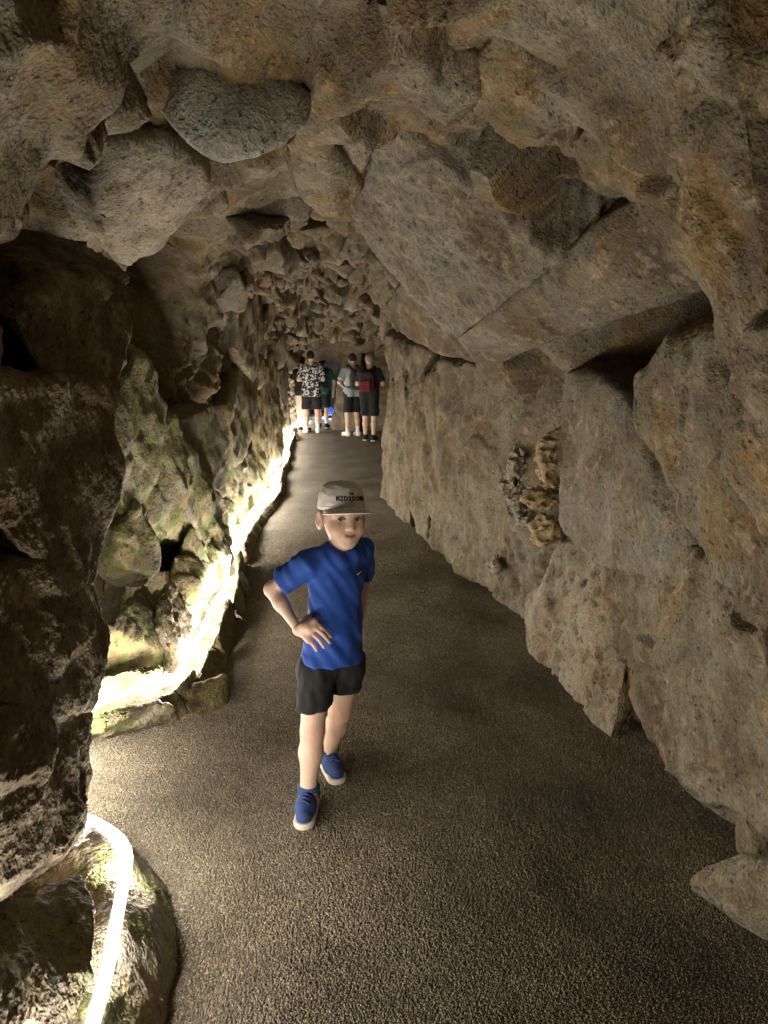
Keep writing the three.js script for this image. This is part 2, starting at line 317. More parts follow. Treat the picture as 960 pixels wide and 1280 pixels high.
const pale = { base: 'tan', second: 'brown', mix: 0.32, ochre: 0.2, stain: 0.35 }, grey = { base: 'grey', second: 'brown', mix: 0.25, ochre: 0.1, stain: 0.35 };
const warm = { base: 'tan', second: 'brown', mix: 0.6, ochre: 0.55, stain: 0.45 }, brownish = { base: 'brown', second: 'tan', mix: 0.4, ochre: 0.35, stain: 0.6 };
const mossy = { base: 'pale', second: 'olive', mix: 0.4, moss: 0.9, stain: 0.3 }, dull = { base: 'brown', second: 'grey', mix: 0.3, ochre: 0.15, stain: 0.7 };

// right wall and its great leaning slab
rock('slab', wallR, [[455, 125, 2.72], [580, 230, 3.25], [660, 285, 3.05], [704, 335, 2.86], [572, 427, 3.82], [545, 402, 4.15], [490, 335, 4.4], [432, 272, 4.1], [440, 190, 3.3]], { ...grey, base: 'grey', mix: 0.15, stain: 0.25, amp: 0.7, facet: 0.35, round: 0.006, flute: 0.035, fx: 1.6, fy: 2.5, fz: 1.6, dir: [0.55, 0.85, 0.1], back: 0.5, mat: rockMatB });
rock('slab', wallR, [[704, 332, 2.84], [568, 424, 3.8], [605, 460, 4.08], [725, 412, 3.3], [884, 362, 2.5], [872, 300, 2.25], [852, 236, 2.2], [795, 242, 2.4], [740, 288, 2.64]], { ...dull, base: 'grey', second: 'brown', mix: 0.5, amp: 0.5, facet: 0.3, round: 0.006, dir: [0.8, 0.7, 0], back: 0.45 });
rock('slab', wallR, [[500, 350, 4.5], [560, 395, 4.2], [608, 440, 4.08], [604, 458, 4.12], [555, 448, 4.5], [490, 412, 5.1], [480, 380, 5.2]], { ...brownish, amp: 0.6, round: 0.005, dir: [0.75, 0.7, 0] });
rock('boulder', wallR, [[850, 235, 1.95], [858, 290, 1.95], [880, 345, 1.95], [895, 400, 1.95], [915, 520, 1.9], [945, 660, 1.85], [1010, 780, 1.75], [1080, 300, 1.45], [1010, 0, 1.4], [880, -60, 1.4], [805, 110, 1.72]], { ...warm, mat: rockMatB, chip: 3, facet: 0.8, back: 0.3, dir: [0.95, 0.1, 0.2] });
rock('boulder', wallR, [[775, 482, 2.86], [792, 448, 2.76], [825, 418, 2.56], [870, 406, 2.36], [905, 410, 2.16], [960, 560, 1.95], [1010, 800, 1.84], [930, 790, 2.16], [850, 660, 2.5], [790, 540, 2.8]], { ...warm, ochre: 0.4, round: 0.02, facet: 0.5 });
rock('boulder', wallR, [[703, 465, 3.75], [735, 452, 3.6], [775, 488, 3.15], [836, 612, 2.74], [925, 760, 2.3], [860, 740, 2.5], [735, 700, 3.4], [698, 656, 3.78]], { ...grey, mix: 0.3, amp: 0.7, facet: 0.4, mat: rockMatB });
rock('boulder', wallR, [[655, 740, 3.98], [663, 818, 3.9], [700, 852, 3.5], [762, 928, 2.98], [778, 868, 2.98], [792, 760, 3.05], [745, 668, 3.42], [690, 684, 3.8]], { ...pale, base: 'pale', mix: 0.3, pits: 0.03, facet: 0.5 });
rock('boulder', wallR, [[735, 674, 3.4], [800, 680, 2.9], [880, 690, 2.45], [970, 785, 2.05], [1060, 900, 1.8], [1060, 1060, 1.8], [950, 1038, 2.12], [886, 1014, 2.33], [862, 1006, 2.5], [830, 960, 2.65], [798, 895, 2.86], [776, 790, 3.02]], { ...pale, second: 'brown', mix: 0.5, ochre: 0.35, facet: 0.6 });
rock('rock', wallR, [[592, 452, 4.8], [640, 440, 4.4], [724, 418, 3.92], [707, 560, 4.08], [704, 640, 4.12], [640, 640, 4.6], [588, 570, 5.0]], { ...pale, mix: 0.45, amp: 0.8, facet: 0.35 });
rock('rock', wallR, [[545, 450, 5.6], [592, 455, 4.95], [610, 540, 4.8], [640, 640, 4.55], [625, 742, 4.75], [585, 722, 5.2], [562, 704, 5.5], [548, 600, 5.6]], { ...pale, mix: 0.3, amp: 0.9, facet: 0.5, flute: 0.03, fy: 0.7 });
rock('rock', wallR, [[640, 620, 4.5], [704, 600, 4.1], [702, 700, 4.1], [668, 782, 4.3], [655, 774, 4.4], [618, 744, 4.75], [622, 680, 4.65]], { ...grey, mix: 0.3, amp: 1, chip: 7, facet: 0.9, pits: 0.03 });
rock('rock', wallR, [[548, 452, 5.8], [560, 520, 5.6], [566, 640, 5.55], [562, 706, 5.55], [540, 682, 6.05], [528, 600, 6.2], [530, 480, 6.1]], { ...pale, ochre: 0.35, flute: 0.03, fy: 0.7 });
rock('rock', wallR, [[528, 452, 6.3], [534, 560, 6.2], [536, 676, 6.15], [518, 662, 6.6], [506, 600, 6.8], [508, 500, 6.8]], { ...pale, mix: 0.4, ochre: 0.35, flute: 0.03, fy: 0.7 });
rock('rock', wallR, [[505, 462, 7.0], [512, 560, 6.9], [512, 656, 6.8], [496, 645, 7.3], [484, 560, 7.8], [490, 480, 7.7]], { ...pale, flute: 0.04, fy: 0.7 });
rock('rock', wallR, [[490, 470, 7.9], [496, 560, 7.5], [498, 648, 7.3], [482, 632, 8.1], [473, 617, 8.6], [478, 560, 8.5], [486, 500, 8.3]], { ...pale, flute: 0.05, fy: 0.7 });
rock('rock', wallR, [[482, 420, 8.2], [540, 440, 6.0], [520, 480, 6.5], [490, 500, 8.2], [484, 450, 8.8]], { ...brownish, mix: 0.5 });

// ceiling blocks
rock('boulder', ceiling, [[214, 158, 2.1], [240, 190, 2.1], [276, 209, 2.12], [322, 202, 2.14], [366, 181, 2.17], [388, 160, 2.18], [390, 130, 2.14], [360, 95, 2.08], [310, 84, 2.05], [250, 92, 2.02], [222, 130, 2.06], [292, 170, 2.04]], { base: 'ash', second: 'grey', mix: 0.35, ochre: 0, stain: 0.15, round: 0.01, facet: 0.15, amp: 0.5, back: 0.35 });
rock('boulder', ceiling, [[104, 178, 1.95], [215, 172, 2.3], [256, 213, 2.55], [256, 238, 2.65], [205, 292, 2.9], [166, 338, 3.02], [150, 333, 2.92], [126, 290, 2.45]], { ...pale, base: 'pale', second: 'grey', mix: 0.6, facet: 0.3, round: 0.006, back: 0.4 });
rock('boulder', ceiling, [[355, 182, 2.75], [390, 150, 2.5], [412, 150, 2.55], [434, 200, 2.9], [450, 232, 3.15], [423, 277, 3.3], [405, 272, 3.25], [372, 244, 3.05]], { ...brownish, base: 'tan', second: 'brown', mix: 0.5, round: 0.004, facet: 0.25, back: 0.4 });
rock('stone', ceiling, [[388, 90, 2.2], [420, 72, 2.16], [446, 96, 2.26], [440, 120, 2.36], [415, 126, 2.34], [395, 108, 2.26]], { base: 'grey', second: 'olive', mix: 0.4, ochre: 0, facet: 0.3, amp: 0.4, back: 0.3 });
rock('boulder', ceiling, [[425, 277, 3.55], [454, 232, 3.2], [472, 160, 2.7], [440, 122, 2.45], [410, 140, 2.6], [434, 205, 3.0]], { ...pale, base: 'pale', mix: 0.35, facet: 0.4, amp: 0.6 });
rock('boulder', ceiling, [[-70, 335, 1.25], [0, 309, 1.4], [22, 270, 1.45], [64, 216, 1.6], [98, 206, 1.7], [106, 178, 1.76], [90, 100, 1.68], [0, 20, 1.45], [-90, 120, 1.2]], { ...warm, base: 'olive', second: 'brown', mat: rockMatB, facet: 0.8, back: 0.6 });
rock('boulder', ceiling, [[455, 0, 1.72], [482, 60, 2.0], [505, 108, 2.22], [560, 165, 2.42], [590, 135, 2.3], [610, 80, 2.1], [540, 20, 1.85]], { ...pale, mix: 0.6, facet: 0.6, back: 0.4, mat: rockMatB });
rock('boulder', ceiling, [[600, 130, 2.3], [612, 40, 1.9], [680, 30, 1.85], [735, 110, 2.05], [720, 180, 2.25], [640, 205, 2.5]], { ...warm, facet: 0.8, back: 0.4, mat: rockMatB });

// left wall: the dark column beside the camera
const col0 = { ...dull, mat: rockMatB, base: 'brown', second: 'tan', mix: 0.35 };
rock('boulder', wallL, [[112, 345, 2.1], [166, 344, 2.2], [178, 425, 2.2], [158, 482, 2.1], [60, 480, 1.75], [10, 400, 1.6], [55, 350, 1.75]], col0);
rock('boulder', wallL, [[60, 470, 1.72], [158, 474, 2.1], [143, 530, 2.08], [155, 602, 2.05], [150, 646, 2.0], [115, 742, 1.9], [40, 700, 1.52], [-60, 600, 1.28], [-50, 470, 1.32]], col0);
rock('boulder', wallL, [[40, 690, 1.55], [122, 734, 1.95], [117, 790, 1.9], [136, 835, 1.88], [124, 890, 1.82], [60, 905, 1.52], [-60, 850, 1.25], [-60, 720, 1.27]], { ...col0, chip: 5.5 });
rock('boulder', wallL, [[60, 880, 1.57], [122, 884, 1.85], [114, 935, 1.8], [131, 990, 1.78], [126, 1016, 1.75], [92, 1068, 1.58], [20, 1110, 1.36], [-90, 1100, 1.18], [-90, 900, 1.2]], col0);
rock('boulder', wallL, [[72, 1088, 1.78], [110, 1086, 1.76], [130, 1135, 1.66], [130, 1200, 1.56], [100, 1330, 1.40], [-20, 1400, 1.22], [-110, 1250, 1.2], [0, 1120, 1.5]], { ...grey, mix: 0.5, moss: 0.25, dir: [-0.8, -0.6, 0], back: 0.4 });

// left wall behind the column: recess and mossy blocks
rock('rock', wallL, [[144, 500, 3.4], [174, 444, 3.6], [194, 448, 3.85], [207, 506, 4.0], [192, 560, 3.9], [188, 640, 3.85], [156, 655, 3.5], [138, 570, 3.35]], { ...mossy, moss: 0.65, facet: 0.5 });
rock('rock', wallL, [[164, 575, 3.95], [190, 526, 4.15], [219, 520, 4.45], [238, 588, 4.9], [289, 640, 5.75], [290, 680, 5.6], [262, 697, 5.1], [188, 658, 4.05]], { ...mossy, moss: 0.8, facet: 0.6 });
rock('stone', wallL, [[148, 700, 3.42], [154, 652, 3.42], [172, 618, 3.6], [191, 650, 3.72], [207, 690, 3.82], [199, 718, 3.76], [160, 715, 3.45]], { ...mossy, moss: 0.6, amp: 0.8, facet: 0.5, back: 0.3 });
rock('rock', wallL, [[110, 712, 3.75], [228, 712, 4.4], [226, 832, 4.2], [115, 842, 3.7]], { ...dull, base: 'brown', second: 'olive', mix: 0.5, facet: 0.3, amp: 0.7, back: 0.3 });
rock('stone', wallL, [[219, 722, 3.8], [233, 746, 3.8], [245, 792, 3.75], [229, 834, 3.45], [214, 834, 3.38], [203, 765, 3.45], [205, 740, 3.55]], { ...pale, base: 'pale', moss: 0.3, amp: 0.9, chip: 10, facet: 1.2, back: 0.3 });
rock('stone', wallL, [[116, 844, 3.06], [150, 832, 3.13], [205, 824, 3.28], [222, 836, 3.32], [214, 850, 3.30], [120, 874, 3.08]], { ...mossy, moss: 0.4, amp: 0.9, chip: 9, facet: 1.3, back: 0.25, dir: [-0.6, -0.8, 0] });
rock('rock', wallL, [[216, 530, 4.6], [268, 506, 5.4], [288, 560, 5.9], [286, 616, 5.9], [230, 602, 4.85]], { ...grey, moss: 0.2, amp: 0.8 });
rock('stone', wallL, [[230, 690, 4.6], [288, 668, 5.5], [291, 700, 5.45], [281, 726, 5.0], [258, 748, 4.55], [238, 738, 4.35]], { ...mossy, moss: 0.5, amp: 0.9, chip: 8, facet: 1, back: 0.3 });
rock('stone', wallL, [[231, 746, 4.2], [262, 748, 4.5], [256, 774, 4.3], [240, 796, 4.0]], { ...pale, moss: 0.3, amp: 0.9, chip: 10, facet: 1, back: 0.3 });
rock('rock', wallL, [[268, 592, 6.4], [290, 556, 7.0], [318, 566, 7.9], [328, 604, 8.1], [302, 630, 7.25], [280, 644, 6.6]], { ...mossy, moss: 0.7, facet: 0.5 });
rock('rock', wallL, [[284, 505, 6.5], [310, 430, 7.9], [328, 448, 8.5], [314, 560, 7.6], [294, 585, 6.9]], { ...pale, moss: 0.3 });
rock('rock', wallL, [[316, 470, 8.6], [340, 440, 10], [352, 520, 11], [357, 570, 11.3], [336, 594, 9.9], [316, 575, 8.8]], { ...warm, moss: 0.2, flute: 0.06 });
rock('rock', wallL, [[298, 350, 6.2], [318, 330, 6.9], [332, 420, 8.2], [318, 480, 7.8], [296, 440, 6.6]], { ...pale, mix: 0.5 });
rock('rock', wallL, [[344, 490, 12.6], [358, 470, 14.5], [364, 530, 16], [358, 548, 15.4], [349, 562, 13.2]], { ...warm, moss: 0.2 });
// far end: the pillar that parts the two passages
rock('pillar', wallR, [[428, 440, 16.8], [436, 470, 17.0], [434, 510, 17.0], [412, 538, 17.1], [446, 544, 16.6], [452, 500, 16.7], [452, 440, 16.6]], { ...warm, mix: 0.35, ochre: 0.4, dir: [0.15, 0, -1], back: 0.7 });
rock('rock', wallR, [[444, 430, 17.0], [500, 430, 16.4], [500, 552, 16.2], [478, 552, 16.6], [446, 545, 17.2]], { ...warm, mix: 0.5, dir: [0.3, 0, -1], back: 1.0, chip: 2.6 });
rock('rock', ceiling, [[360, 440, 16.6], [395, 452, 17.0], [430, 450, 17.0], [500, 432, 16.2], [500, 400, 16.0], [360, 400, 16.0]], { ...warm, chip: 2.6, dir: [0, 1, -0.4], back: 0.7 });
{
  const kinds = [warm, pale, pale, { ...pale, base: 'pale' }, { ...grey, ochre: 0.3 }], p = V(), q = V(), n = V();
  for (let i = 0; i < 260; i++) {
    const s = 4.3 + 12.2 * Math.pow(rnd(), 0.85), side = rnd(), th = side < 0.3 ? 0.06 + 0.22 * rnd() : side < 0.85 ? 0.27 + 0.46 * rnd() : 0.72 + 0.22 * rnd(), k = kinds[Math.floor(rnd() * 5)];
    const size = (0.06 + 0.24 * Math.pow(rnd(), 1.5)) * (th < 0.28 ? 1.15 : 1), tall = th < 0.28 || th > 0.72 ? 1.5 + rnd() : 0.8 + 0.4 * rnd(), tilt = (rnd() - 0.5) * 0.9, pts = [], skip = th > 0.7 && s < 9.2 || th < 0.27 && s < 8.5 || s < 5.2 && (th > 0.55 || th < 0.28);
    shellPoint(s, th, p); n.set(axisX(s) - p.x, 1.1 - p.y, 0).normalize(); p.addScaledVector(n, 0.04 + 0.05 * rnd());
    for (let j = 0; j < 10; j++) { q.set(rnd() - 0.5, rnd() - 0.5, rnd() - 0.5).normalize().multiplyScalar(0.75 + 0.25 * rnd()); pts.push(V(p.x + (q.x + tilt * q.y * 0.4) * size, p.y + q.y * size * tall, p.z + (q.z + tilt * q.y) * size * 1.25)); }
    const inHollow = HOLLOWS.some(([x, y, z, r]) => Math.hypot(p.x - x, p.y - y, p.z - z) < r * 1.25);
    if (!skip && !inHollow) mesh('rock', rockGeometry(pts, { ...k, free: 1, fine: 0.008, amp: 0.6, facet: 0.8, chip: 6, pits: 0.045, round: 0.004 }), rnd() < 0.5 ? rockMat : rockMatB, th < 0.3 ? wallL : th > 0.7 ? wallR : ceiling);
  }
}
console.log('triangles', triCount);

// ------------------------------------------------------------------ loose stones along the path
const loose = (label, rows, o, group) => { const g = new THREE.Group(), m = top('path_side_rock', g, label, 'rock', group ? { group } : {}); return mesh('stone', rockGeometry(rows.map((r) => r.length === 4 ? V(r[0], r[1], r[2]) : pix(...r)), { free: 1, ...o }), o.mat ?? rockMat, m); };
const fl = (px, py, y = -0.04) => { const q = pix(px, py, 1), t = (EYE.y - y) / (EYE.y - q.y); return [q.x * t, y, q.z * t, 0]; };
loose('dark mossy boulder under the light strip at the path corner', [[128, 1034, 2.1], [163, 1066, 2.0], [170, 1092, 1.94], [150, 1172, 1.70], [124, 1285, 1.47], [100, 1400, 1.28], fl(216, 1110), fl(243, 1200), fl(232, 1280), fl(215, 1420), fl(120, 1040), [-1.0, -0.05, -2.02, 0], [-0.85, -0.05, -1.1, 0], [-1.0, 0.2, -1.6, 0], [-0.9, 0.19, -1.97, 0], [-1.02, 0.2, -2.0, 0], [-0.8, -0.05, -2.0, 0]], { ...mossy, base: 'grey', second: 'brown', mix: 0.5, moss: 0.5, amp: 0.6 });
loose('low flat mossy stone in front of the bright strip bend', [[112, 908, 2.84], [160, 890, 2.93], [200, 876, 3.02], [224, 884, 3.06], fl(234, 906), fl(190, 918), fl(112, 934), fl(90, 930), [-1.35, 0.1, -2.7, 0], [-1.1, -0.04, -3.1, 0]], { ...mossy, moss: 0.6, amp: 0.8, chip: 8, facet: 1.2, base: 'tan' });
loose('blunt brown stone at the strip bend where the kerb turns', [[-0.99, -0.04, -2.93, 0], [-0.84, -0.04, -2.9, 0], [-0.84, -0.04, -3.15, 0], [-0.93, 0.15, -2.93, 0], [-0.89, 0.165, -3.0, 0], [-0.90, 0.16, -3.16, 0], [-0.86, 0.1, -2.95, 0], [-0.95, 0.12, -2.88, 0]], { ...mossy, base: 'brown', second: 'olive', moss: 0.4, amp: 0.4, chip: 8, facet: 1 });
loose('pale low stone jutting onto the path at the right wall foot', [[858, 1100, 2.12], [872, 1088, 2.12], [905, 1074, 2.05], [962, 1064, 1.95], [1060, 1100, 1.72], fl(870, 1128), fl(900, 1152), fl(962, 1194), fl(1050, 1265), fl(900, 1068), [1.3, -0.05, -1.7, 0], [1.3, 0.2, -1.6, 0]], { ...pale, mix: 0.5, amp: 0.6, chip: 6 });
const stripPts = [[-0.72, 0.2, 0.35], [-0.68, 0.2, 0.0], [-0.60, 0.215, -0.7], [-0.605, 0.205, -1.2], [-0.68, 0.195, -1.58], [-0.735, 0.2, -1.78], [-0.85, 0.205, -1.88], [-1.02, 0.2, -2.0], [-1.2, 0.17, -2.4], [-1.23, 0.14, -2.72], [-1.1, 0.14, -2.9], [-0.97, 0.14, -3.0], [-0.95, 0.16, -3.2], [-0.98, 0.15, -3.65], [-1.02, 0.14, -4.1], [-1.03, 0.14, -4.4], [-1.12, 0.14, -4.9], [-1.20, 0.13, -5.4], [-1.26, 0.13, -6.1], [-1.31, 0.12, -7.0], [-1.30, 0.12, -8.0], [-1.37, 0.12, -8.8], [-1.52, 0.12, -10.0], [-1.58, 0.12, -11.2], [-1.80, 0.12, -13], [-2.0, 0.12, -15.3], [-2.18, 0.12, -16.6], [-2.2, 0.12, -20]].map((p) => V(...p));
const stripCurve = new THREE.CatmullRomCurve3(stripPts, false, 'catmullrom', 0.5), stripLength = stripCurve.getLength();
let kerbFrom = 0; while (stripCurve.getPointAt(kerbFrom / stripLength).z > -2.86) kerbFrom += 0.02;
for (let at = kerbFrom; at < stripLength - 3;) { // low stones that hide the strip from the path
  const l = 0.22 + 0.22 * rnd() + 0.03 * (at - kerbFrom), u = (at + l / 2) / stripLength, c = stripCurve.getPointAt(u), t = stripCurve.getTangentAt(u), nx = -t.z, nz = t.x, h = (at - kerbFrom < 2.6 ? c.y - 0.016 + 0.016 * rnd() : c.y - 0.034 + 0.012 * rnd()), rows = [];
  for (let i = 0; i < 18; i++) { const a = (rnd() - 0.5) * l * 1.75, low = i < 7, b = low ? 0.03 + rnd() * 0.15 : 0.035 + rnd() * 0.06; rows.push(V(c.x + t.x * a + nx * b, low ? -0.03 : h * (0.9 + 0.1 * rnd()), c.z + t.z * a + nz * b)); }
  const g = new THREE.Group(); top('kerb_stone', g, 'small mossy stone in the low kerb between light strip and path', 'stone', { group: 'kerb stones along the light strip' }); mesh('stone', rockGeometry(rows, { ...mossy, base: 'brown', second: 'olive', moss: 0.3 + 0.3 * rnd(), free: 1, amp: 0.3, facet: 1, chip: 9, round: 0.008 }), rockMat, g);
  at += l;
}

for (let at = kerbFrom + 0.2; at < stripLength - 2.5;) { // rubble that rises from the strip to the wall
  const l = 0.25 + 0.3 * rnd(), u = (at + l / 2) / stripLength, c = stripCurve.getPointAt(u), t = stripCurve.getTangentAt(u), nx = -t.z, nz = t.x, rise = (at < kerbFrom + 1.6 ? 0.12 : 0.25) + 0.25 * rnd(), rows = [];
  for (let i = 0; i < 16; i++) { const a = (rnd() - 0.5) * l * 1.4, b = 0.08 + 0.22 * rnd(), low = i < 6; rows.push(V(c.x + t.x * a - nx * (low ? 0.03 + 0.4 * rnd() : b), low ? -0.03 : 0.07 + rise * b / 0.25 * (0.7 + 0.6 * rnd()), c.z + t.z * a - nz * (low ? 0.03 + 0.4 * rnd() : b))); }
  mesh('rock', rockGeometry(rows, { ...mossy, base: 'brown', second: 'olive', mix: 0.4, moss: 0.35 + 0.35 * rnd(), free: 1, amp: 0.5, facet: 0.9, chip: 7, round: 0.006 }), rockMatB, wallL);
  at += l;
}
// ------------------------------------------------------------------ the light strip
{
  const curve = stripCurve, len = stripLength, g = top('light_strip', new THREE.Group(), 'glowing white light strip winding along the foot of the left rock wall', 'light strip');
  const n = Math.round(len / 0.32), glow = new THREE.MeshStandardMaterial({ color: 0xffffff, emissive: 0xfff6e8, emissiveIntensity: 7, roughness: 0.5 });
  for (let i = 0; i < n; i++) {
    const pts = []; for (let k = 0; k <= 6; k++) pts.push(curve.getPointAt((i + k / 6) / n));
    const c = new THREE.CatmullRomCurve3(pts), m = mesh('strip_light_segment', new THREE.TubeGeometry(c, 8, 0.016, 8, false), glow, g);
    m.castShadow = false;
    const l = new THREE.PointLight(new THREE.Color(1, 0.93, 0.81), 0.68, 0, 2); l.position.copy(curve.getPointAt((i + 0.5) / n)); l.castShadow = true; l.name = 'strip_glow'; m.add(l);
  }
}

// ------------------------------------------------------------------ people: fields of tapered bones, meshed
function nets(f, lo, hi, cell) { // naive surface nets
  const nx = Math.ceil((hi[0] - lo[0]) / cell) + 1, ny = Math.ceil((hi[1] - lo[1]) / cell) + 1, nz = Math.ceil((hi[2] - lo[2]) / cell) + 1, F = new Float32Array(nx * ny * nz);
  const B = 6, reach = B * cell * 0.87 * 1.25 + 0.012; // blocks far from the surface are skipped
  for (let k0 = 0; k0 < nz; k0 += B) for (let j0 = 0; j0 < ny; j0 += B) for (let i0 = 0; i0 < nx; i0 += B) {
    const d = f(lo[0] + (i0 + (B - 1) / 2) * cell, lo[1] + (j0 + (B - 1) / 2) * cell, lo[2] + (k0 + (B - 1) / 2) * cell), skip = Math.abs(d) > reach;
    for (let k = k0; k < Math.min(nz, k0 + B); k++) for (let j = j0; j < Math.min(ny, j0 + B); j++) for (let x = i0; x < Math.min(nx, i0 + B); x++) F[(k * ny + j) * nx + x] = skip ? d : f(lo[0] + x * cell, lo[1] + j * cell, lo[2] + k * cell);
  }
  const id = new Int32Array(nx * ny * nz).fill(-1), pos = [], idx = [], at = (x, y, z) => (z * ny + y) * nx + x;
  const E = [[0, 1], [2, 3], [4, 5], [6, 7], [0, 2], [1, 3], [4, 6], [5, 7], [0, 4], [1, 5], [2, 6], [3, 7]];
  const v = new Float64Array(8);
  for (let z = 0; z < nz - 1; z++) for (let y = 0; y < ny - 1; y++) for (let x = 0; x < nx - 1; x++) {
    let m = 0;
    for (let c = 0; c < 8; c++) { v[c] = F[at(x + (c & 1), y + ((c >> 1) & 1), z + (c >> 2))]; if (v[c] < 0) m |= 1 << c; }
    if (m === 0 || m === 255) continue;
    let sx = 0, sy = 0, sz = 0, n = 0;
    for (const [a, b] of E) if ((v[a] < 0) !== (v[b] < 0)) { const t = v[a] / (v[a] - v[b]); sx += lerp(a & 1, b & 1, t); sy += lerp((a >> 1) & 1, (b >> 1) & 1, t); sz += lerp(a >> 2, b >> 2, t); n++; }
    id[at(x, y, z)] = pos.length / 3; pos.push(lo[0] + (x + sx / n) * cell, lo[1] + (y + sy / n) * cell, lo[2] + (z + sz / n) * cell);
  }
  const quad = (a, b, c, d, flip) => { if (a < 0 || b < 0 || c < 0 || d < 0) return; flip ? idx.push(a, c, b, a, d, c) : idx.push(a, b, c, a, c, d); };
  for (let z = 1; z < nz - 1; z++) for (let y = 1; y < ny - 1; y++) for (let x = 1; x < nx - 1; x++) {
    const s = F[at(x, y, z)] < 0;
    if (s !== F[at(x + 1, y, z)] < 0) quad(id[at(x, y - 1, z - 1)], id[at(x, y, z - 1)], id[at(x, y, z)], id[at(x, y - 1, z)], !s);
    if (s !== F[at(x, y + 1, z)] < 0) quad(id[at(x - 1, y, z - 1)], id[at(x - 1, y, z)], id[at(x, y, z)], id[at(x, y, z - 1)], !s);
    if (s !== F[at(x, y, z + 1)] < 0) quad(id[at(x - 1, y - 1, z)], id[at(x, y - 1, z)], id[at(x, y, z)], id[at(x - 1, y, z)], !s);
  }
  const g = new THREE.BufferGeometry(); g.setAttribute('position', new THREE.Float32BufferAttribute(pos, 3)); g.setIndex(idx); g.computeVertexNormals(); return g;
}
const smin = (a, b, k) => { const h = Math.max(k - Math.abs(a - b), 0) / k; return Math.min(a, b) - h * h * k * 0.25; };
const smax = (a, b, k) => -smin(-a, -b, k);
// bones: [ax, ay, az, bx, by, bz, radius a, radius b]
const bone = (a, b, ra, rb = ra) => [a.x ?? a[0], a.y ?? a[1], a.z ?? a[2], b.x ?? b[0], b.y ?? b[1], b.z ?? b[2], ra, rb];
function capsule(x, y, z, q) {
  const dx = q[3] - q[0], dy = q[4] - q[1], dz = q[5] - q[2], px = x - q[0], py = y - q[1], pz = z - q[2];
  const t = clamp((px * dx + py * dy + pz * dz) / (dx * dx + dy * dy + dz * dz + 1e-9)), ex = px - dx * t, ey = py - dy * t, ez = pz - dz * t;
  return Math.sqrt(ex * ex + ey * ey + ez * ez) - lerp(q[6], q[7], t);
}
const bones = (list, k) => (x, y, z) => { let d = 9; for (const q of list) d = smin(d, capsule(x, y, z, q), k); return d; };
const egg = (x, y, z, cx, cy, cz, rx, ry, rz) => { const a = (x - cx) / rx, b = (y - cy) / ry, c = (z - cz) / rz, l = Math.sqrt(a * a + b * b + c * c); return (l - 1) * Math.min(rx, ry, rz); };
const around = (list, m) => [0, 1, 2].map((k) => Math.min(...list.map((q) => Math.min(q[k] - q[6], q[k + 3] - q[7]))) - m);
const beyond = (list, m) => [0, 1, 2].map((k) => Math.max(...list.map((q) => Math.max(q[k] + q[6], q[k + 3] + q[7]))) + m);
const cloth = (r, g, b, rough = 0.9) => new THREE.MeshStandardMaterial({ color: new THREE.Color().setRGB(r, g, b), roughness: rough });
const M = {
  skin: new THREE.MeshPhysicalMaterial({ color: new THREE.Color().setRGB(0.60, 0.40, 0.30), roughness: 0.55, sheen: 0.2, sheenRoughness: 0.5, sheenColor: new THREE.Color(0.9, 0.6, 0.5) }),
  boySkin: new THREE.MeshPhysicalMaterial({ color: new THREE.Color().setRGB(0.62, 0.42, 0.32), vertexColors: true, roughness: 0.55, sheen: 0.2, sheenRoughness: 0.5, sheenColor: new THREE.Color(0.9, 0.6, 0.5) }),
  blue: cloth(0.010, 0.058, 0.32, 0.8), black: cloth(0.009, 0.009, 0.010), shoe: cloth(0.022, 0.05, 0.17, 0.8), sole: cloth(0.62, 0.56, 0.46), soleEdge: cloth(0.7, 0.66, 0.58),
  cap: cloth(0.68, 0.65, 0.62, 0.95), print: cloth(0.012, 0.012, 0.016), white: cloth(0.75, 0.74, 0.72), hair: cloth(0.12, 0.075, 0.04), darkhair: cloth(0.018, 0.013, 0.01), iris: cloth(0.02, 0.018, 0.016, 0.2), eyewhite: cloth(0.45, 0.42, 0.4, 0.4), lip: cloth(0.50, 0.26, 0.21, 0.5), lipdark: cloth(0.40, 0.19, 0.16, 0.6),
};
const closeGeo = (gs) => mergeGeometries(gs.map((g) => { const h = g.index ? g.toNonIndexed() : g; for (const k of Object.keys(h.attributes)) if (!['position', 'normal'].includes(k)) h.deleteAttribute(k); return h; }));

function headField(x, y, z) {
  let d = egg(x, y, z, 0, 0.03, -0.012, 0.069, 0.078, 0.086);
  d = smin(d, egg(x, y, z, 0, -0.028, 0.02, 0.060, 0.066, 0.06), 0.03);
  d = smin(d, Math.hypot(x * 0.8, y + 0.078, z - 0.044) - 0.021, 0.03);
  const ax = Math.abs(x);
  d = smin(d, Math.hypot(ax - 0.036, y + 0.032, z - 0.048) - 0.024, 0.02);
  d = smin(d, capsule(ax, y, z, [0.008, 0.018, 0.07, 0.045, 0.016, 0.056, 0.008, 0.007]), 0.014);
  d = smax(d, -(Math.hypot(ax - 0.03, y - 0.001, (z - 0.086)) - 0.015), 0.014);
  d = smin(d, capsule(x, y, z, [0, 0.005, 0.074, 0, -0.026, 0.09, 0.006, 0.0095]), 0.012);
  d = smin(d, Math.hypot(ax - 0.009, y + 0.029, z - 0.082) - 0.006, 0.008);
  d = smin(d, capsule(ax, y, z, [0, -0.064, 0.07, 0.014, -0.06, 0.066, 0.007, 0.005]), 0.012);
  d = smin(d, smax(egg(x, y, z, Math.sign(x) * 0.077, -0.004, -0.01, 0.013, 0.034, 0.023), -egg(x, y, z, Math.sign(x) * 0.09, 0.0, 0.0, 0.01, 0.022, 0.013), 0.006), 0.008);
  return d;
}

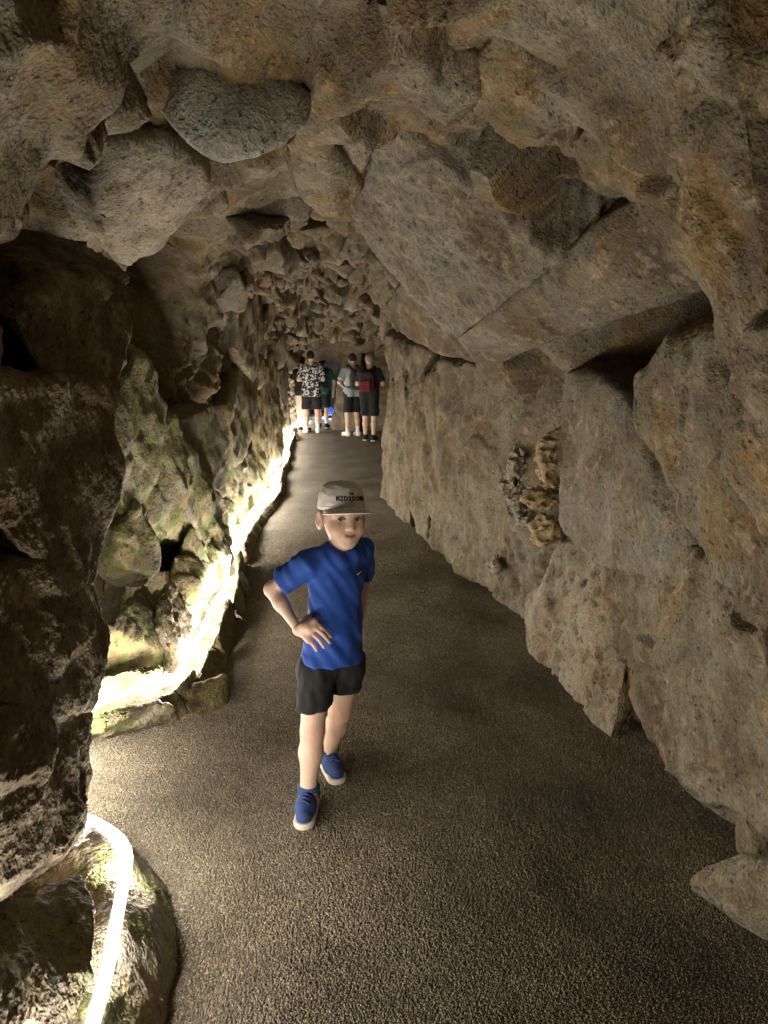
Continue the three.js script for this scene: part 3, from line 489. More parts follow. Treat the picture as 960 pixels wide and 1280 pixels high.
function buildBoy() {
  const boy = top('person', new THREE.Group(), 'small child in a blue shirt, black shorts and grey cap, one hand on hip', 'person');
  const base = V(-0.24, 0, -2.34); boy.position.copy(base);
  const L = (...a) => V(...a).sub(base);
  const R = L(-0.262, 0.886, -2.315), Ls = L(-0.085, 0.9, -2.44), rE = L(-0.388, 0.787, -2.345), rW = L(-0.288, 0.672, -2.262), lE = L(-0.078, 0.748, -2.52), lW = L(-0.092, 0.63, -2.44);
  const pel = L(-0.187, 0.53, -2.36), chest = L(-0.166, 0.84, -2.37), neck = L(-0.152, 0.945, -2.365), rr = V(-0.82, 0, 0.57), ff = V(0.57, 0, 0.82);
  const rH = L(-0.237, 0.5, -2.33), lH = L(-0.135, 0.5, -2.385), rK = L(-0.25, 0.29, -2.275), lK = L(-0.163, 0.285, -2.43), rA = L(-0.268, 0.075, -2.255), lA = L(-0.214, 0.075, -2.512);
  const off = (p, a, b, c = 0) => p.clone().addScaledVector(rr, a).addScaledVector(ff, b).add(V(0, c, 0));
  // skin: limbs, trunk, neck
  const sk = [bone(rH, rK, 0.056, 0.041), bone(rK, rK.clone().lerp(rA, 0.35), 0.038, 0.041), bone(rK.clone().lerp(rA, 0.35), rA, 0.040, 0.027), bone(lH, lK, 0.056, 0.041), bone(lK, lK.clone().lerp(lA, 0.35).add(V(0, 0, -0.006)), 0.038, 0.041), bone(lK.clone().lerp(lA, 0.35), lA, 0.040, 0.027),
    bone(R, rE, 0.028, 0.0235), bone(rE, rE.clone().lerp(rW, 0.35), 0.0235, 0.0235), bone(rE.clone().lerp(rW, 0.35), rW, 0.0235, 0.0155), bone(Ls, lE, 0.031, 0.026), bone(lE, lW, 0.026, 0.018), bone(pel, chest, 0.06), bone(chest, neck, 0.05, 0.034), bone(R, Ls, 0.034), bone(neck, off(neck, 0, 0.02, 0.07), 0.034, 0.036), bone(rA, off(rA, 0, 0.02, -0.03), 0.027), bone(lA, off(lA, 0, 0.02, -0.03), 0.027)];
  const parts = [nets(bones(sk, 0.022), around(sk, 0.03), beyond(sk, 0.03), 0.0075)];
  // right hand spread on the hip
  const P = (px, py, t) => pix(px, py, t).sub(base);
  const kn = [P(393, 777, 2.378), P(395, 785, 2.372), P(392, 793, 2.37), P(386, 800, 2.372)], mids = [P(402, 785, 2.372), P(404, 793, 2.366), P(400, 801, 2.366), P(392, 806, 2.37)], tips = [P(413, 796, 2.382), P(412, 803, 2.378), P(405, 809, 2.374), P(396, 813, 2.376)], w0 = rW;
  const hd = [bone(w0, P(385, 785, 2.374), 0.019, 0.017), bone(w0, kn[1], 0.016, 0.011), bone(w0, kn[3], 0.015, 0.010), bone(kn[0], kn[3], 0.0105, 0.0095), bone(P(380, 783, 2.38), kn[0], 0.014, 0.0105)];
  const fin = []; kn.forEach((k, i) => { fin.push(bone(k, mids[i], 0.0088 - i * 0.0004, 0.008 - i * 0.0004), bone(mids[i], tips[i], 0.008 - i * 0.0004, 0.0066 - i * 0.0003)); });
  const th = [bone(P(378, 779, 2.40), P(384, 771, 2.42), 0.0105, 0.009), bone(P(384, 771, 2.42), P(392, 770, 2.44), 0.009, 0.0075)];
  const palm = bones(hd, 0.012), thumb = bones(th, 0.006), all = [...hd, ...fin, ...th];
  parts.push(nets((x, y, z) => { let d = smin(palm(x, y, z), thumb(x, y, z), 0.008); for (let i = 0; i < 4; i++) d = smin(d, Math.min(capsule(x, y, z, fin[2 * i]), capsule(x, y, z, fin[2 * i + 1])), 0.003); return d; }, around(all, 0.01), beyond(all, 0.01), 0.0026));
  // left hand tucked against the pocket
  const lf = []; for (let i = 0; i < 4; i++) { const k = lW.clone().add(V(-0.008 - 0.004 * i, -0.045, 0.024 - 0.017 * i)), m = k.clone().add(V(-0.012, -0.022, 0)), t = m.clone().add(V(-0.014, -0.012, 0)); lf.push(bone(lW, k, 0.014, 0.0095), bone(k, m, 0.0085, 0.008), bone(m, t, 0.008, 0.007)); }
  lf.push(bone(lW.clone().add(V(0, -0.01, 0.014)), lW.clone().add(V(-0.014, -0.034, 0.042)), 0.010, 0.0075));
  parts.push(nets(bones(lf, 0.005), around(lf, 0.01), beyond(lf, 0.01), 0.003));
  // head
  const H = new THREE.Object3D(); H.position.copy(L(-0.142, 1.034, -2.35)); H.rotation.order = 'YXZ'; H.rotation.set(-0.12, 0.42, -0.06); H.scale.setScalar(1.0); H.position.y += 0.004; H.updateMatrix();
  const headGeo = nets((x, y, z) => smin(headField(x, y, z), capsule(x, y, z, [0, -0.06, -0.015, 0, -0.13, -0.02, 0.036, 0.036]), 0.02), [-0.1, -0.13, -0.11], [0.1, 0.12, 0.12], 0.003).applyMatrix4(H.matrix);
  parts.push(headGeo);
  const bodyGeo = closeGeo(parts), bp = bodyGeo.getAttribute('position'), bc = new Float32Array(bp.count * 3), q = V();
  const rosy = [[-0.04, -0.034, 0.06, 0.022], [0.04, -0.034, 0.06, 0.022], [0, -0.026, 0.095, 0.014], [0.09, 0.01, -0.01, 0.015], [-0.09, 0.01, -0.01, 0.015]].map(([x, y, z, r]) => [...V(x, y, z).applyMatrix4(H.matrix).toArray(), r]);
  for (const [p, r] of [[rE, 0.035], [lE, 0.035], [rK.clone().add(V(0, 0, 0.035)), 0.035], [lK.clone().add(V(0, 0, 0.035)), 0.035], ...kn.map((k) => [k, 0.009]), ...tips.map((k) => [k, 0.011])]) rosy.push([p.x, p.y, p.z, r]);
  for (let i = 0; i < bp.count; i++) { q.fromBufferAttribute(bp, i); let w = 0.10 * N3(q.x * 25, q.y * 25, q.z * 25) + 0.06 * N3b(q.x * 90, q.y * 90, q.z * 90); for (const [x, y, z, r] of rosy) w += 0.75 * Math.exp(-((q.x - x) ** 2 + (q.y - y) ** 2 + (q.z - z) ** 2) / (r * r)); w = clamp(w, -0.2, 1); bc.set([1 - 0.05 * w, 1 - 0.26 * w, 1 - 0.28 * w], i * 3); }
  bodyGeo.setAttribute('color', new THREE.BufferAttribute(bc, 3));
  mesh('body', bodyGeo, M.boySkin, boy);
  const head = (name, g, m, parent = boy) => mesh(name, g.applyMatrix4(H.matrix), m, parent);
  head('hair', nets((x, y, z) => Math.max(smin(egg(x, y, z, 0, 0.03, -0.012, 0.0725, 0.081, 0.0895), 9, 0.001), z - 0.008 + 0.3 * Math.abs(y - 0.02), -(y + 0.035 + 0.25 * z)), [-0.09, -0.08, -0.12], [0.09, 0.12, 0.05], 0.004), M.hair);
  for (const s of [-1, 1]) {
    const eye = head('eye', new THREE.SphereGeometry(0.0105, 16, 12).scale(1.15, 0.42, 1).translate(s * 0.029, 0.0, 0.0662), M.eyewhite);
    head('iris', new THREE.SphereGeometry(0.0058, 12, 10).scale(1, 0.75, 0.62).translate(s * 0.029 - 0.0038, 0.0002, 0.0738), M.iris, eye);
    head('eyelid', new THREE.TubeGeometry(new THREE.CatmullRomCurve3([V(s * 0.017, 0.001, 0.0735), V(s * 0.028, 0.0072, 0.0765), V(s * 0.042, 0.001, 0.069)]), 10, 0.0022, 6), M.hair, eye);
    head('eyebrow', new THREE.TubeGeometry(new THREE.CatmullRomCurve3([V(s * 0.013, 0.019, 0.0775), V(s * 0.03, 0.0235, 0.0735), V(s * 0.046, 0.019, 0.061)]), 10, 0.0026, 6), M.hair);
  }
  const mo = head('mouth', new THREE.TubeGeometry(new THREE.CatmullRomCurve3([V(-0.028, -0.0395, 0.0685), V(-0.016, -0.0505, 0.0755), V(0, -0.0555, 0.0785), V(0.016, -0.0505, 0.0755), V(0.028, -0.0395, 0.0685)]), 16, 0.0021, 6).scale(1, 1, 1), M.lipdark);
  head('lower_lip', new THREE.TubeGeometry(new THREE.CatmullRomCurve3([V(-0.017, -0.0555, 0.0735), V(0, -0.0605, 0.0778), V(0.017, -0.0555, 0.0735)]), 12, 0.0036, 6), M.lip, mo);
  // cap
  const crown = (a, v, o = 0) => { const r = Math.pow(Math.cos(v * Math.PI / 2), 0.5), y = 0.036 + (0.09 + o) * Math.pow(Math.sin(v * Math.PI / 2), 1.0); return V((0.0785 + o) * r * Math.sin(a), y, -0.008 + (0.097 + o) * r * Math.cos(a)); };
  const surf = (fn, nu, nv) => { const pos = [], idx = [], uv = []; for (let j = 0; j <= nv; j++) for (let i = 0; i <= nu; i++) { const p = fn(i / nu, j / nv); pos.push(p.x, p.y, p.z); uv.push(i / nu, j / nv); if (i && j) { const k = (j - 1) * (nu + 1) + i - 1; idx.push(k, k + 1, k + nu + 1, k + 1, k + nu + 2, k + nu + 1); } } const g = new THREE.BufferGeometry(); g.setAttribute('position', new THREE.Float32BufferAttribute(pos, 3)); g.setAttribute('uv', new THREE.Float32BufferAttribute(uv, 2)); g.setIndex(idx); g.computeVertexNormals(); return g; };
  const cap = new THREE.Group(); cap.name = 'cap'; boy.add(cap);
  const seam = (a) => { const k = Math.abs(((a / (Math.PI * 2) * 5 + 0.5) % 1 + 1) % 1 - 0.5); return -0.0012 * Math.exp(-k * k * 4000); };
  head('crown', surf((u, v) => crown(u * 2 * Math.PI, v * 0.999, seam(u * 2 * Math.PI) + 0.0012 * N3(u * 9, v * 5, 1)), 160, 40), M.cap, cap);
  head('band', surf((u, v) => { const p = crown(u * 2 * Math.PI, 0, 0.001 - v * 0.0025); p.y = 0.0415 - v * 0.012; return p; }, 64, 2), M.cap, cap);
  head('button', new THREE.SphereGeometry(0.006, 12, 8).scale(1, 0.5, 1).translate(0, 0.127, -0.008), M.cap, cap);
  const brimPt = (u, v, t) => { const a = (u - 0.5) * 2.5, c = crown(a, 0, 0.0015), k = Math.cos((u - 0.5) * Math.PI), ext = 0.066 * Math.pow(Math.max(k, 0), 0.55) * v; return V(c.x * (1 + 0.10 * v * k), 0.037 - t - 0.008 * v * v - 0.010 * Math.pow(Math.abs(u - 0.5) * 2, 2), c.z + ext); };
  const brim = head('brim', closeGeo([surf((u, v) => brimPt(u, v, 0), 40, 10), surf((u, v) => brimPt(u, v, 0.0035), 40, 10)]), M.cap, cap);
  head('brim_edge', new THREE.TubeGeometry(new THREE.CatmullRomCurve3([...Array(21)].map((_, i) => brimPt(i / 20, 1, 0.0018))), 60, 0.0026, 6), M.soleEdge, brim);
  const letter = (text, size, cy, cx) => { const g = new TextGeometry(text, { font: FONT, size, depth: 0.0016, curveSegments: 4, bevelEnabled: false }); g.computeBoundingBox(); const b = g.boundingBox, p = g.getAttribute('position');
    for (let i = 0; i < p.count; i++) { const x = p.getX(i) - (b.min.x + b.max.x) / 2 + cx, y = p.getY(i) + cy, v = Math.asin(clamp((y - 0.036) / 0.09)) * 2 / Math.PI, r = Math.pow(Math.cos(v * Math.PI / 2), 0.5), a = Math.asin(clamp(x / (0.0785 * r), -1, 1)), q = crown(a, v, 0.0006 + p.getZ(i)); p.setXYZ(i, q.x, q.y, q.z); } g.computeVertexNormals(); return g; };
  head('lettering', letter('KIDSDOM', 0.0155, 0.062, 0.002), M.print, cap);
  head('lettering', letter('THE', 0.0065, 0.0815, 0.002), M.print, cap);
  // shirt
  const c = (y) => pel.clone().lerp(chest, (y - 0.53) / 0.31), sh = [];
  for (const s of [-1, 1]) sh.push(bone(off(c(0.83), s * 0.05, 0.004), off(c(0.66), s * 0.035, 0.008), 0.054, 0.057), bone(off(c(0.66), s * 0.035, 0.008), off(c(0.46), s * 0.05, 0.004), 0.057, 0.08));
  sh.push(bone(off(c(0.83), 0, 0.01), off(c(0.48), 0, 0.016), 0.066, 0.082), bone(R, Ls, 0.038), bone(R, off(neck, 0.03, 0, -0.02), 0.037, 0.036), bone(Ls, off(neck, -0.03, 0, -0.02), 0.037, 0.036), bone(off(neck, 0.025, 0.026, -0.04), off(neck, -0.025, 0.026, -0.04), 0.032));
  const sl = [[R, rE], [Ls, lE]].map(([a, b]) => ({ q: bone(a, b, 0.041, 0.056), a, n: b.clone().sub(a).normalize(), l: a.distanceTo(b) }));
  const trunk = bones(sh, 0.04), neckHole = bone(off(neck, 0, 0.006, -0.012), off(neck, 0, 0.03, 0.12), 0.039, 0.06);
  const shirtF = (x, y, z) => {
    const w = 0.0040 * N3(x * 14 + y * 9, y * 7, z * 14) + 0.0035 * N3b((x + y * 0.6) * 22, y * 5, z * 16), hem = 0.530 + base.y + 0.005 * N3(x * 12, 1, z * 12) - 0.06 * (x + 0.0);
    let d = trunk(x, y, z) + w; d = smax(d, hem - y, 0.006);
    for (const s of sl) { const e = smax(capsule(x, y, z, s.q) + w, (x - s.a.x) * s.n.x + (y - s.a.y) * s.n.y + (z - s.a.z) * s.n.z - s.l * 0.68, 0.005); d = smin(d, e, 0.022); }
    return smax(d, -capsule(x, y, z, neckHole), 0.006);
  };
  const shirt = mesh('shirt', nets(shirtF, around(sh, 0.08), beyond(sh, 0.06), 0.0055), M.blue, boy);
  { // small white tick on the chest
    const s = new THREE.Shape(); s.moveTo(-0.012, 0.0015); s.quadraticCurveTo(-0.0135, -0.0065, -0.006, -0.0045); s.lineTo(0.014, 0.0055); s.lineTo(-0.005, -0.0005); s.quadraticCurveTo(-0.0105, -0.0018, -0.012, 0.0015);
    const g = new THREE.ExtrudeGeometry(s, { depth: 0.0015, bevelEnabled: false, curveSegments: 6 }), q = off(c(0.845), -0.052, 0), o = q.clone(); let k = 0; while (shirtF(o.x, o.y, o.z) < 0.0003 && k++ < 400) o.addScaledVector(ff, 0.0005);
    g.rotateX(-0.25).rotateY(0.52 + 0.25).translate(o.x, o.y, o.z); mesh('logo', g, M.white, shirt);
  }
  // shorts
  const so = [bone(off(pel, 0.038, 0, 0.0), rH, 0.06, 0.063), bone(off(pel, -0.038, 0, 0.0), lH, 0.06, 0.063), bone(rH, rK, 0.066, 0.062), bone(lH, lK, 0.066, 0.062), bone(off(pel, 0.04, 0, 0.0), off(pel, -0.04, 0, 0.0), 0.062)];
  const one = bones([so[0], so[2], so[4]], 0.03), two = bones([so[1], so[3], so[4]], 0.03);
  mesh('shorts', nets((x, y, z) => { const w = 0.005 * N3(x * 13, y * 9, z * 13) + 0.003 * N3b(x * 25, y * 12, z * 25); return smax(smin(smax(one(x, y, z) + w, 0.372 + 0.12 * (x + 0.01) - y, 0.006), smax(two(x, y, z) + w, 0.388 - y, 0.006), 0.012), y - 0.56, 0.006); }, around(so, 0.02), beyond(so, 0.02), 0.0055), M.black, boy);
  // shoes
  const shoe = (A, dir, tilt) => {
    const g = new THREE.Group(); g.name = 'shoe'; boy.add(g); const T = new THREE.Object3D(); T.position.set(A.x, 0, A.z); T.rotation.y = Math.atan2(dir[0], dir[1]); T.updateMatrix();
    const ub = [bone([0, 0.047, -0.022], [0, 0.043, 0.05], 0.033, 0.0345), bone([0, 0.043, 0.05], [0.002, 0.036, 0.093], 0.0345, 0.028), bone([0, 0.05, -0.012], [0, 0.083, -0.01], 0.035, 0.035)], up = bones(ub, 0.02), hole = bone([0, 0.08, -0.008], [0, 0.12, -0.008], 0.03);
    const put = (n, geo, m, par = g) => mesh(n, geo.applyMatrix4(T.matrix), m, par);
    put('upper', nets((x, y, z) => smax(smax(up(x, y, z), 0.016 - y, 0.004), smax(-capsule(x, y, z, hole), 0, 0.0001) > -0.02 ? -capsule(x, y, z, hole) : -1, 0.004), [-0.06, 0, -0.08], [0.06, 0.135, 0.14], 0.004), M.shoe);
    put('sole', nets((x, y, z) => { const zz = clamp(z, -0.02, 0.09), wv = lerp(0.034, 0.037, smooth(-0.02, 0.07, zz)); return smax(Math.hypot(x - 0.002 * smooth(0, .09, z), (z - zz)) - wv, Math.abs(y - 0.0125) - 0.0115, 0.006); }, [-0.06, -0.006, -0.08], [0.06, 0.04, 0.145], 0.0035), M.sole);
    const strap = new THREE.TorusGeometry(0.0335, 0.008, 10, 30).scale(1, 1.05, 1.7).rotateX(Math.PI / 2 - 0.1).translate(0, 0.081, -0.008); put('strap', strap, M.shoe);
    for (let i = 0; i < 4; i++) { const z = 0.022 + i * 0.016, y = 0.089 - i * 0.0032; put('lace', new THREE.TubeGeometry(new THREE.CatmullRomCurve3([V(-0.02, y - 0.009, z), V(0, y + 0.0015, z + 0.004), V(0.02, y - 0.009, z + 0.007)]), 10, 0.0032, 6), M.shoe); }
  };
  shoe(rA, [-0.08, 1]); shoe(lA, [0.36, 0.93]);
}
{ // dark stick wedged at the bend of the strip
  const a = pix(218, 864, 3.16), b = pix(234, 891, 3.1), c = new THREE.CatmullRomCurve3([a, a.clone().lerp(b, 0.5).add(V(0.004, 0.003, 0)), b]);
  top('stick', shaded(new THREE.Mesh(new THREE.TubeGeometry(c, 10, 0.008, 7), cloth(0.03, 0.024, 0.018))), 'short dark stick leaning off the kerb at the strip bend', 'stick');
}
// ------------------------------------------------------------------ pitted limestone in the niche of the right wall
for (const [px, py, t, rx, ry, base, label] of [[687, 575, 3.86, 0.08, 0.14, 'rust', 'orange pitted limestone at the top of the wall niche'], [674, 622, 4.0, 0.11, 0.065, 'honey', 'honey coloured limestone lump full of round holes in the niche'], [682, 662, 3.96, 0.09, 0.09, 'honey', 'dark yellow pitted limestone at the bottom of the wall niche'], [646, 580, 4.42, 0.055, 0.11, 'pale', 'pale grey pitted limestone beside the orange one'], [648, 630, 4.38, 0.07, 0.09, 'pale', 'rosy grey limestone with deep round holes in the niche'], [660, 652, 4.3, 0.06, 0.05, 'pale', 'pale tan limestone lump between the pitted ones'], [634, 606, 4.52, 0.05, 0.07, 'pale', 'grey weathered limestone at the edge of the niche'], [618, 706, 4.62, 0.03, 0.045, 'pale', 'small white rounded stone stuck low on the right wall']]) {
  const c = pix(px, py, t + 0.04), holes = []; const small = rx < 0.04;
  if (!small) for (let i = 0; i < 30; i++) { const a = rnd() * 6.28, b = rnd() * 2 - 1, q = Math.sqrt(1 - b * b); holes.push([Math.cos(a) * q * rx * 0.95, b * ry * 0.95, Math.sin(a) * q * 0.1, 0.013 + 0.02 * rnd()]); }
  const g = nets((x, y, z) => { let d = egg(x, y, z, 0, 0, 0, rx, ry, 0.11) + 0.018 * N3((x + c.x) * 11, (y + c.y) * 11, (z + c.z) * 11) + 0.006 * N3b(x * 30, y * 30, z * 30); for (const h of holes) d = smax(d, h[3] - Math.hypot(x - h[0], y - h[1], z - h[2]), 0.008); return d; }, [-rx - 0.04, -ry - 0.04, -0.16], [rx + 0.04, ry + 0.04, 0.16], 0.006);
  const p = g.getAttribute('position'), col = [], uv = [], cc = [0, 0, 0]; for (let i = 0; i < p.count; i++) { stoneColour(p.getX(i) + c.x, p.getY(i) + c.y, p.getZ(i) + c.z, { base, second: 'pale', mix: 0.25, ochre: 0.2, stain: 0 }, cc); col.push(...cc); uv.push(p.getX(i), p.getY(i)); }
  g.setAttribute('color', new THREE.Float32BufferAttribute(col, 3)); g.setAttribute('uv', new THREE.Float32BufferAttribute(uv, 2));
  const o = top('pitted_stone', shaded(new THREE.Mesh(g, rockMat)), label, 'stone'); o.position.copy(c);
}

const FONT = await new FontLoader().loadAsync('fonts/droid/droid_sans_bold.typeface.json');
buildBoy();

// ------------------------------------------------------------------ the group of visitors at the far end
function visitor(o) {
  const g = top('person', new THREE.Group(), o.label, 'person', { group: 'visitors standing at the far end' }), k = o.height / 1.75, at = fl(o.px, o.py, 0);
  g.position.set(at[0], 0, at[2]); g.rotation.y = o.turn; g.scale.setScalar(k);
  const st = o.step ?? 0.05, sp = o.spread ?? 0.1, arms = o.arms ?? [[0.30, 1.16, 0.02, 0.26, 0.93, 0.12], [-0.30, 1.16, 0.02, -0.26, 0.93, 0.12]];
  const sh = (s) => [s * 0.185, 1.42, 0], hip = (s) => [s * 0.09, 0.92, 0], kn = (s) => [s * (sp * 0.9 + 0.01), 0.49, s * st * 0.5 + 0.02], an = (s) => [s * sp, 0.09, s * st];
  const sk = [bone([0, 1.46, -0.01], [0, 1.6, 0.02], 0.055, 0.055), bone([0, 1.0, 0], [0, 1.36, 0], 0.08, 0.09), bone([-0.17, 1.42, 0], [0.17, 1.42, 0], 0.055)];
  for (const s of [-1, 1]) { const a = arms[s > 0 ? 0 : 1], E = a.slice(0, 3), W = a.slice(3), hv = V(...W).sub(V(...E)).normalize(), tip = V(...W).addScaledVector(hv, 0.1);
    sk.push(bone(hip(s), kn(s), 0.085, 0.058), bone(kn(s), V(...kn(s)).lerp(V(...an(s)), 0.35).add(V(0, 0, -0.012)), 0.056, 0.058), bone(V(...kn(s)).lerp(V(...an(s)), 0.35).add(V(0, 0, -0.012)), an(s), 0.056, 0.037), bone(sh(s), E, 0.052, 0.042), bone(E, W, 0.042, 0.028), bone(W, tip, 0.032, 0.028)); 
    for (let f = -1.5; f < 2; f++) sk.push(bone(tip, tip.clone().addScaledVector(hv, 0.075 - 0.008 * Math.abs(f)).add(V(0, 0.016 * f, 0.006 * f)), 0.011, 0.009)); }
  const body = bones(sk, 0.03), hy = 1.655;
  mesh('body', nets((x, y, z) => { let d = body(x, y, z); d = smin(d, egg(x, y, z, 0, hy + 0.01, 0, 0.075, 0.105, 0.095), 0.02); d = smin(d, egg(x, y, z, 0, hy - 0.05, 0.03, 0.058, 0.07, 0.065), 0.02); d = smin(d, Math.hypot(x, y - hy + 0.02, z - 0.105) - 0.014, 0.015); return smin(d, egg(x, y, z, Math.sign(x) * 0.078, hy - 0.01, 0, 0.012, 0.03, 0.02), 0.008); }, around(sk, 0.05), [0.6, 1.8, 0.5], 0.013), M.skin, g);
  const hair = mesh(o.cap ? 'cap' : 'hair', nets((x, y, z) => smax(egg(x, y, z, 0, hy + 0.022, -0.008, 0.086, 0.108, 0.104) + 0.004 * N3(x * 40, y * 40, z * 40), -(y - hy + 0.045 - 1.1 * Math.max(0, z + 0.0)), 0.02), [-0.13, hy - 0.15, -0.15], [0.13, hy + 0.16, 0.14], 0.011), o.cap ?? o.hair ?? M.darkhair, g);
  if (o.cap) { const b = new THREE.SphereGeometry(0.085, 16, 8).scale(0.95, 0.1, 0.9).translate(0, hy + 0.045, 0.11); mesh('brim', b, o.cap, hair); }
  const tr = [bone([-0.09, 1.36, 0], [-0.075, 0.98, 0], 0.125, 0.115), bone([0.09, 1.36, 0], [0.075, 0.98, 0], 0.125, 0.115), bone([-0.08, 0.98, 0], [-0.09, 0.84, 0], 0.115, 0.125), bone([0.08, 0.98, 0], [0.09, 0.84, 0], 0.115, 0.125), bone([-0.17, 1.42, 0], [0.17, 1.42, 0], 0.068)], tf = bones(tr, 0.06);
  const sl = [1, -1].map((s) => { const a = V(...sh(s)), b = V(...arms[s > 0 ? 0 : 1].slice(0, 3)); return { q: bone(a, b, 0.072, 0.078), a, n: b.clone().sub(a).normalize(), l: a.distanceTo(b) }; });
  const shirtGeo = nets((x, y, z) => { const w = 0.008 * N3(x * 7, y * 4, z * 7); let d = smax(tf(x, y, z) + w, (o.hem ?? 0.86) - y, 0.01); for (const s of sl) d = smin(d, smax(capsule(x, y, z, s.q) + w, (x - s.a.x) * s.n.x + (y - s.a.y) * s.n.y + (z - s.a.z) * s.n.z - s.l * 0.78, 0.01), 0.03); return smax(d, -Math.max(Math.hypot(x, z - 0.01) - 0.064, 1.45 - y), 0.01); }, [-0.48, 0.78, -0.3], [0.48, 1.56, 0.3], 0.013);
  if (o.print) { const p = shirtGeo.getAttribute('position'), cs = new Float32Array(p.count * 3); for (let i = 0; i < p.count; i++) { const v = N3(p.getX(i) * 17, p.getY(i) * 17, p.getZ(i) * 17) > 0.12 ? 0.6 : 0.015; cs.set([v, v, v], i * 3); } shirtGeo.setAttribute('color', new THREE.BufferAttribute(cs, 3)); }
  mesh('shirt', shirtGeo, o.shirt, g);
  const lo = o.trousers ? 0.1 : 0.52, pa = [bone([-0.08, 0.95, 0], hip(-1), 0.12, 0.115), bone([0.08, 0.95, 0], hip(1), 0.12, 0.115)];
  for (const s of [-1, 1]) pa.push(bone(hip(s), kn(s), 0.112, 0.1)); if (o.trousers) for (const s of [-1, 1]) pa.push(bone(kn(s), an(s), 0.09, 0.075));
  const pf = bones(pa, 0.03); mesh(o.trousers ? 'trousers' : 'shorts', nets((x, y, z) => smax(smax(pf(x, y, z) + 0.008 * N3(x * 8, y * 5, z * 8), lo - y, 0.01), y - 1.0, 0.01), around(pa, 0.05), beyond(pa, 0.05), 0.013), o.pants, g);
  for (const s of [-1, 1]) { const [ax, , az] = an(s), f = [bone([ax, 0.055, az - 0.04], [ax + s * 0.02, 0.045, az + 0.16], 0.048, 0.042)], ff2 = bones(f, 0.01);
    const sho = mesh('shoe', nets((x, y, z) => smax(smin(ff2(x, y, z), capsule(x, y, z, [ax, 0.06, az, ax, 0.11, az, 0.048, 0.047]), 0.03), 0.02 - y, 0.006), [ax - 0.12, -0.01, az - 0.15], [ax + 0.12, 0.2, az + 0.28], 0.012), o.shoes, g);
    mesh('sole', nets((x, y, z) => smax(capsule(x, 0.04, z, [ax, 0.04, az - 0.04, ax + s * 0.02, 0.04, az + 0.16, 0.052, 0.047]), Math.abs(y - 0.014) - 0.013, 0.004), [ax - 0.12, -0.02, az - 0.15], [ax + 0.12, 0.06, az + 0.28], 0.01), M.sole, sho);
    if (o.socks) mesh('sock', new THREE.CylinderGeometry(0.045, 0.043, 0.13, 16).translate(ax, 0.15, az), o.socks, g); }
  return g;
}
function backpack(who, main, side, label) { // worn: it stands against the wearer's back
  const g = top('backpack', new THREE.Group(), label, 'backpack'); g.position.copy(who.position); g.rotation.copy(who.rotation); g.scale.copy(who.scale);
  const box = (x, y, z, cx, cy, cz, hx, hy, hz, r) => { const a = Math.max(Math.abs(x - cx) - hx + r, 0), b = Math.max(Math.abs(y - cy) - hy + r, 0), c = Math.max(Math.abs(z - cz) - hz + r, 0); return Math.hypot(a, b, c) - r; };
  mesh('bag', nets((x, y, z) => box(x, y, z, 0, 1.22, -0.215, 0.14, 0.21, 0.085, 0.06), [-0.25, 0.9, -0.4], [0.25, 1.55, 0], 0.013), main, g);
  mesh('pocket', nets((x, y, z) => box(x, y, z, 0, 1.14, -0.31, 0.11, 0.11, 0.03, 0.03), [-0.2, 0.95, -0.4], [0.2, 1.35, -0.2], 0.012), side, g);
  for (const s of [-1, 1]) { mesh('side_panel', nets((x, y, z) => box(x, y, z, s * 0.135, 1.2, -0.2, 0.018, 0.15, 0.06, 0.015), [s * 0.135 - 0.05, 1.0, -0.3], [s * 0.135 + 0.05, 1.4, -0.1], 0.009), side, g);
    mesh('strap', new THREE.TubeGeometry(new THREE.CatmullRomCurve3([V(s * 0.09, 1.4, -0.18), V(s * 0.11, 1.525, -0.03), V(s * 0.115, 1.46, 0.12), V(s * 0.14, 1.25, 0.15), V(s * 0.19, 1.1, 0.02), V(s * 0.12, 1.05, -0.16)]), 30, 0.02, 6).scale(1, 1, 1), main, g); }
  return g;
}
const printed = new THREE.MeshStandardMaterial({ vertexColors: true, roughness: 0.9 });
const fold = [[0.27, 1.17, 0.05, 0.06, 1.15, 0.27], [-0.27, 1.17, 0.05, -0.06, 1.17, 0.27]];
visitor({ px: 379, py: 539, height: 1.68, turn: 2.6, shirt: M.black, pants: cloth(0.5, 0.42, 0.3), trousers: true, shoes: M.black, arms: [[0.32, 1.2, 0.0, 0.3, 1.32, 0.22], [-0.27, 1.17, 0.05, -0.06, 1.17, 0.27]], label: 'visitor in a black top and cream trousers beside the patterned shirt' });
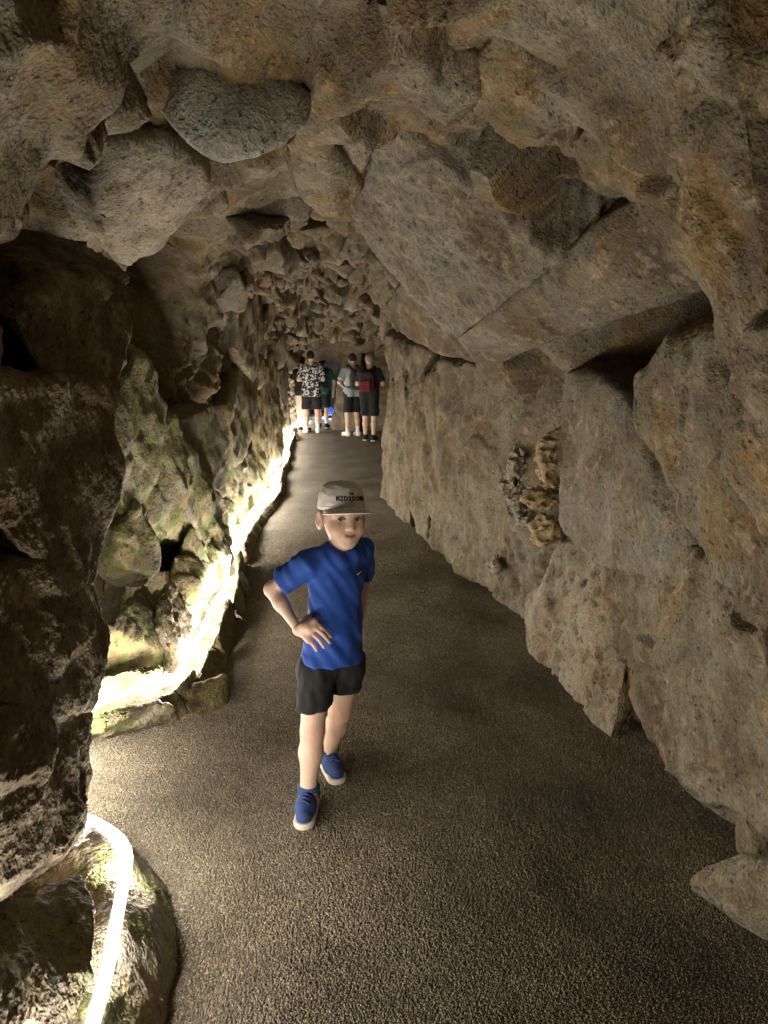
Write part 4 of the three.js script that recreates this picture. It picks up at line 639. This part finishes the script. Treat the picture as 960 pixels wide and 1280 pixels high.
visitor({ px: 390, py: 541, height: 1.80, turn: 3.25, shirt: printed, print: true, hem: 0.8, pants: M.black, shoes: M.white, socks: M.white, arms: fold, spread: 0.13, step: 0.04, label: 'visitor in a black and white patterned shirt, black shorts and white shoes' });
const teal = visitor({ px: 404, py: 535, height: 1.68, turn: 3.0, shirt: cloth(0.02, 0.11, 0.10), pants: M.black, shoes: M.black, socks: M.white, label: 'visitor in a teal shirt standing by the blue lit passage' });
const pale2 = visitor({ px: 441, py: 545, height: 1.74, turn: 3.7, shirt: cloth(0.36, 0.38, 0.40), pants: M.black, shoes: M.white, socks: M.white, arms: [[0.33, 1.17, -0.02, 0.12, 1.08, 0.2], [-0.33, 1.18, -0.02, -0.16, 1.05, 0.16]], label: 'visitor in a pale grey shirt with black hair and a dark pack' });
const capped = visitor({ px: 462, py: 551, height: 1.72, turn: 2.9, shirt: cloth(0.012, 0.011, 0.012), pants: M.black, shoes: M.black, cap: cloth(0.26, 0.24, 0.2), arms: fold, label: 'visitor in black clothes and a grey cap beside the rock pillar' });
backpack(pale2, cloth(0.02, 0.02, 0.024), cloth(0.03, 0.03, 0.035), 'small black backpack on the visitor in the pale grey shirt');
backpack(capped, cloth(0.02, 0.018, 0.018), cloth(0.13, 0.012, 0.014), 'black and red backpack on the visitor in the grey cap');
backpack(teal, cloth(0.03, 0.05, 0.055), cloth(0.02, 0.09, 0.09), 'dark teal backpack on the visitor by the blue passage');

{ // blue lamp on the floor of the far passage
  const g = top('floor_lamp', new THREE.Group(), 'glowing blue lamp on the floor of the far passage', 'lamp'), at = fl(411, 522, 0); g.position.set(at[0], 0, at[2]);
  mesh('base', new THREE.CylinderGeometry(0.11, 0.13, 0.08, 20).translate(0, 0.04, 0), M.black, g);
  const b = mesh('lamp_glass', new THREE.SphereGeometry(0.13, 20, 14).scale(1, 1.1, 1).translate(0, 0.2, 0), new THREE.MeshStandardMaterial({ color: 0x3355aa, emissive: 0x1a4dff, emissiveIntensity: 1.6, roughness: 0.4 }), g);
  const l = new THREE.PointLight(new THREE.Color(0.42, 0.58, 1), 6, 0, 2); l.position.set(0, 0.2, 0); l.castShadow = true; b.add(l);
}
renderer.render(scene, camera);
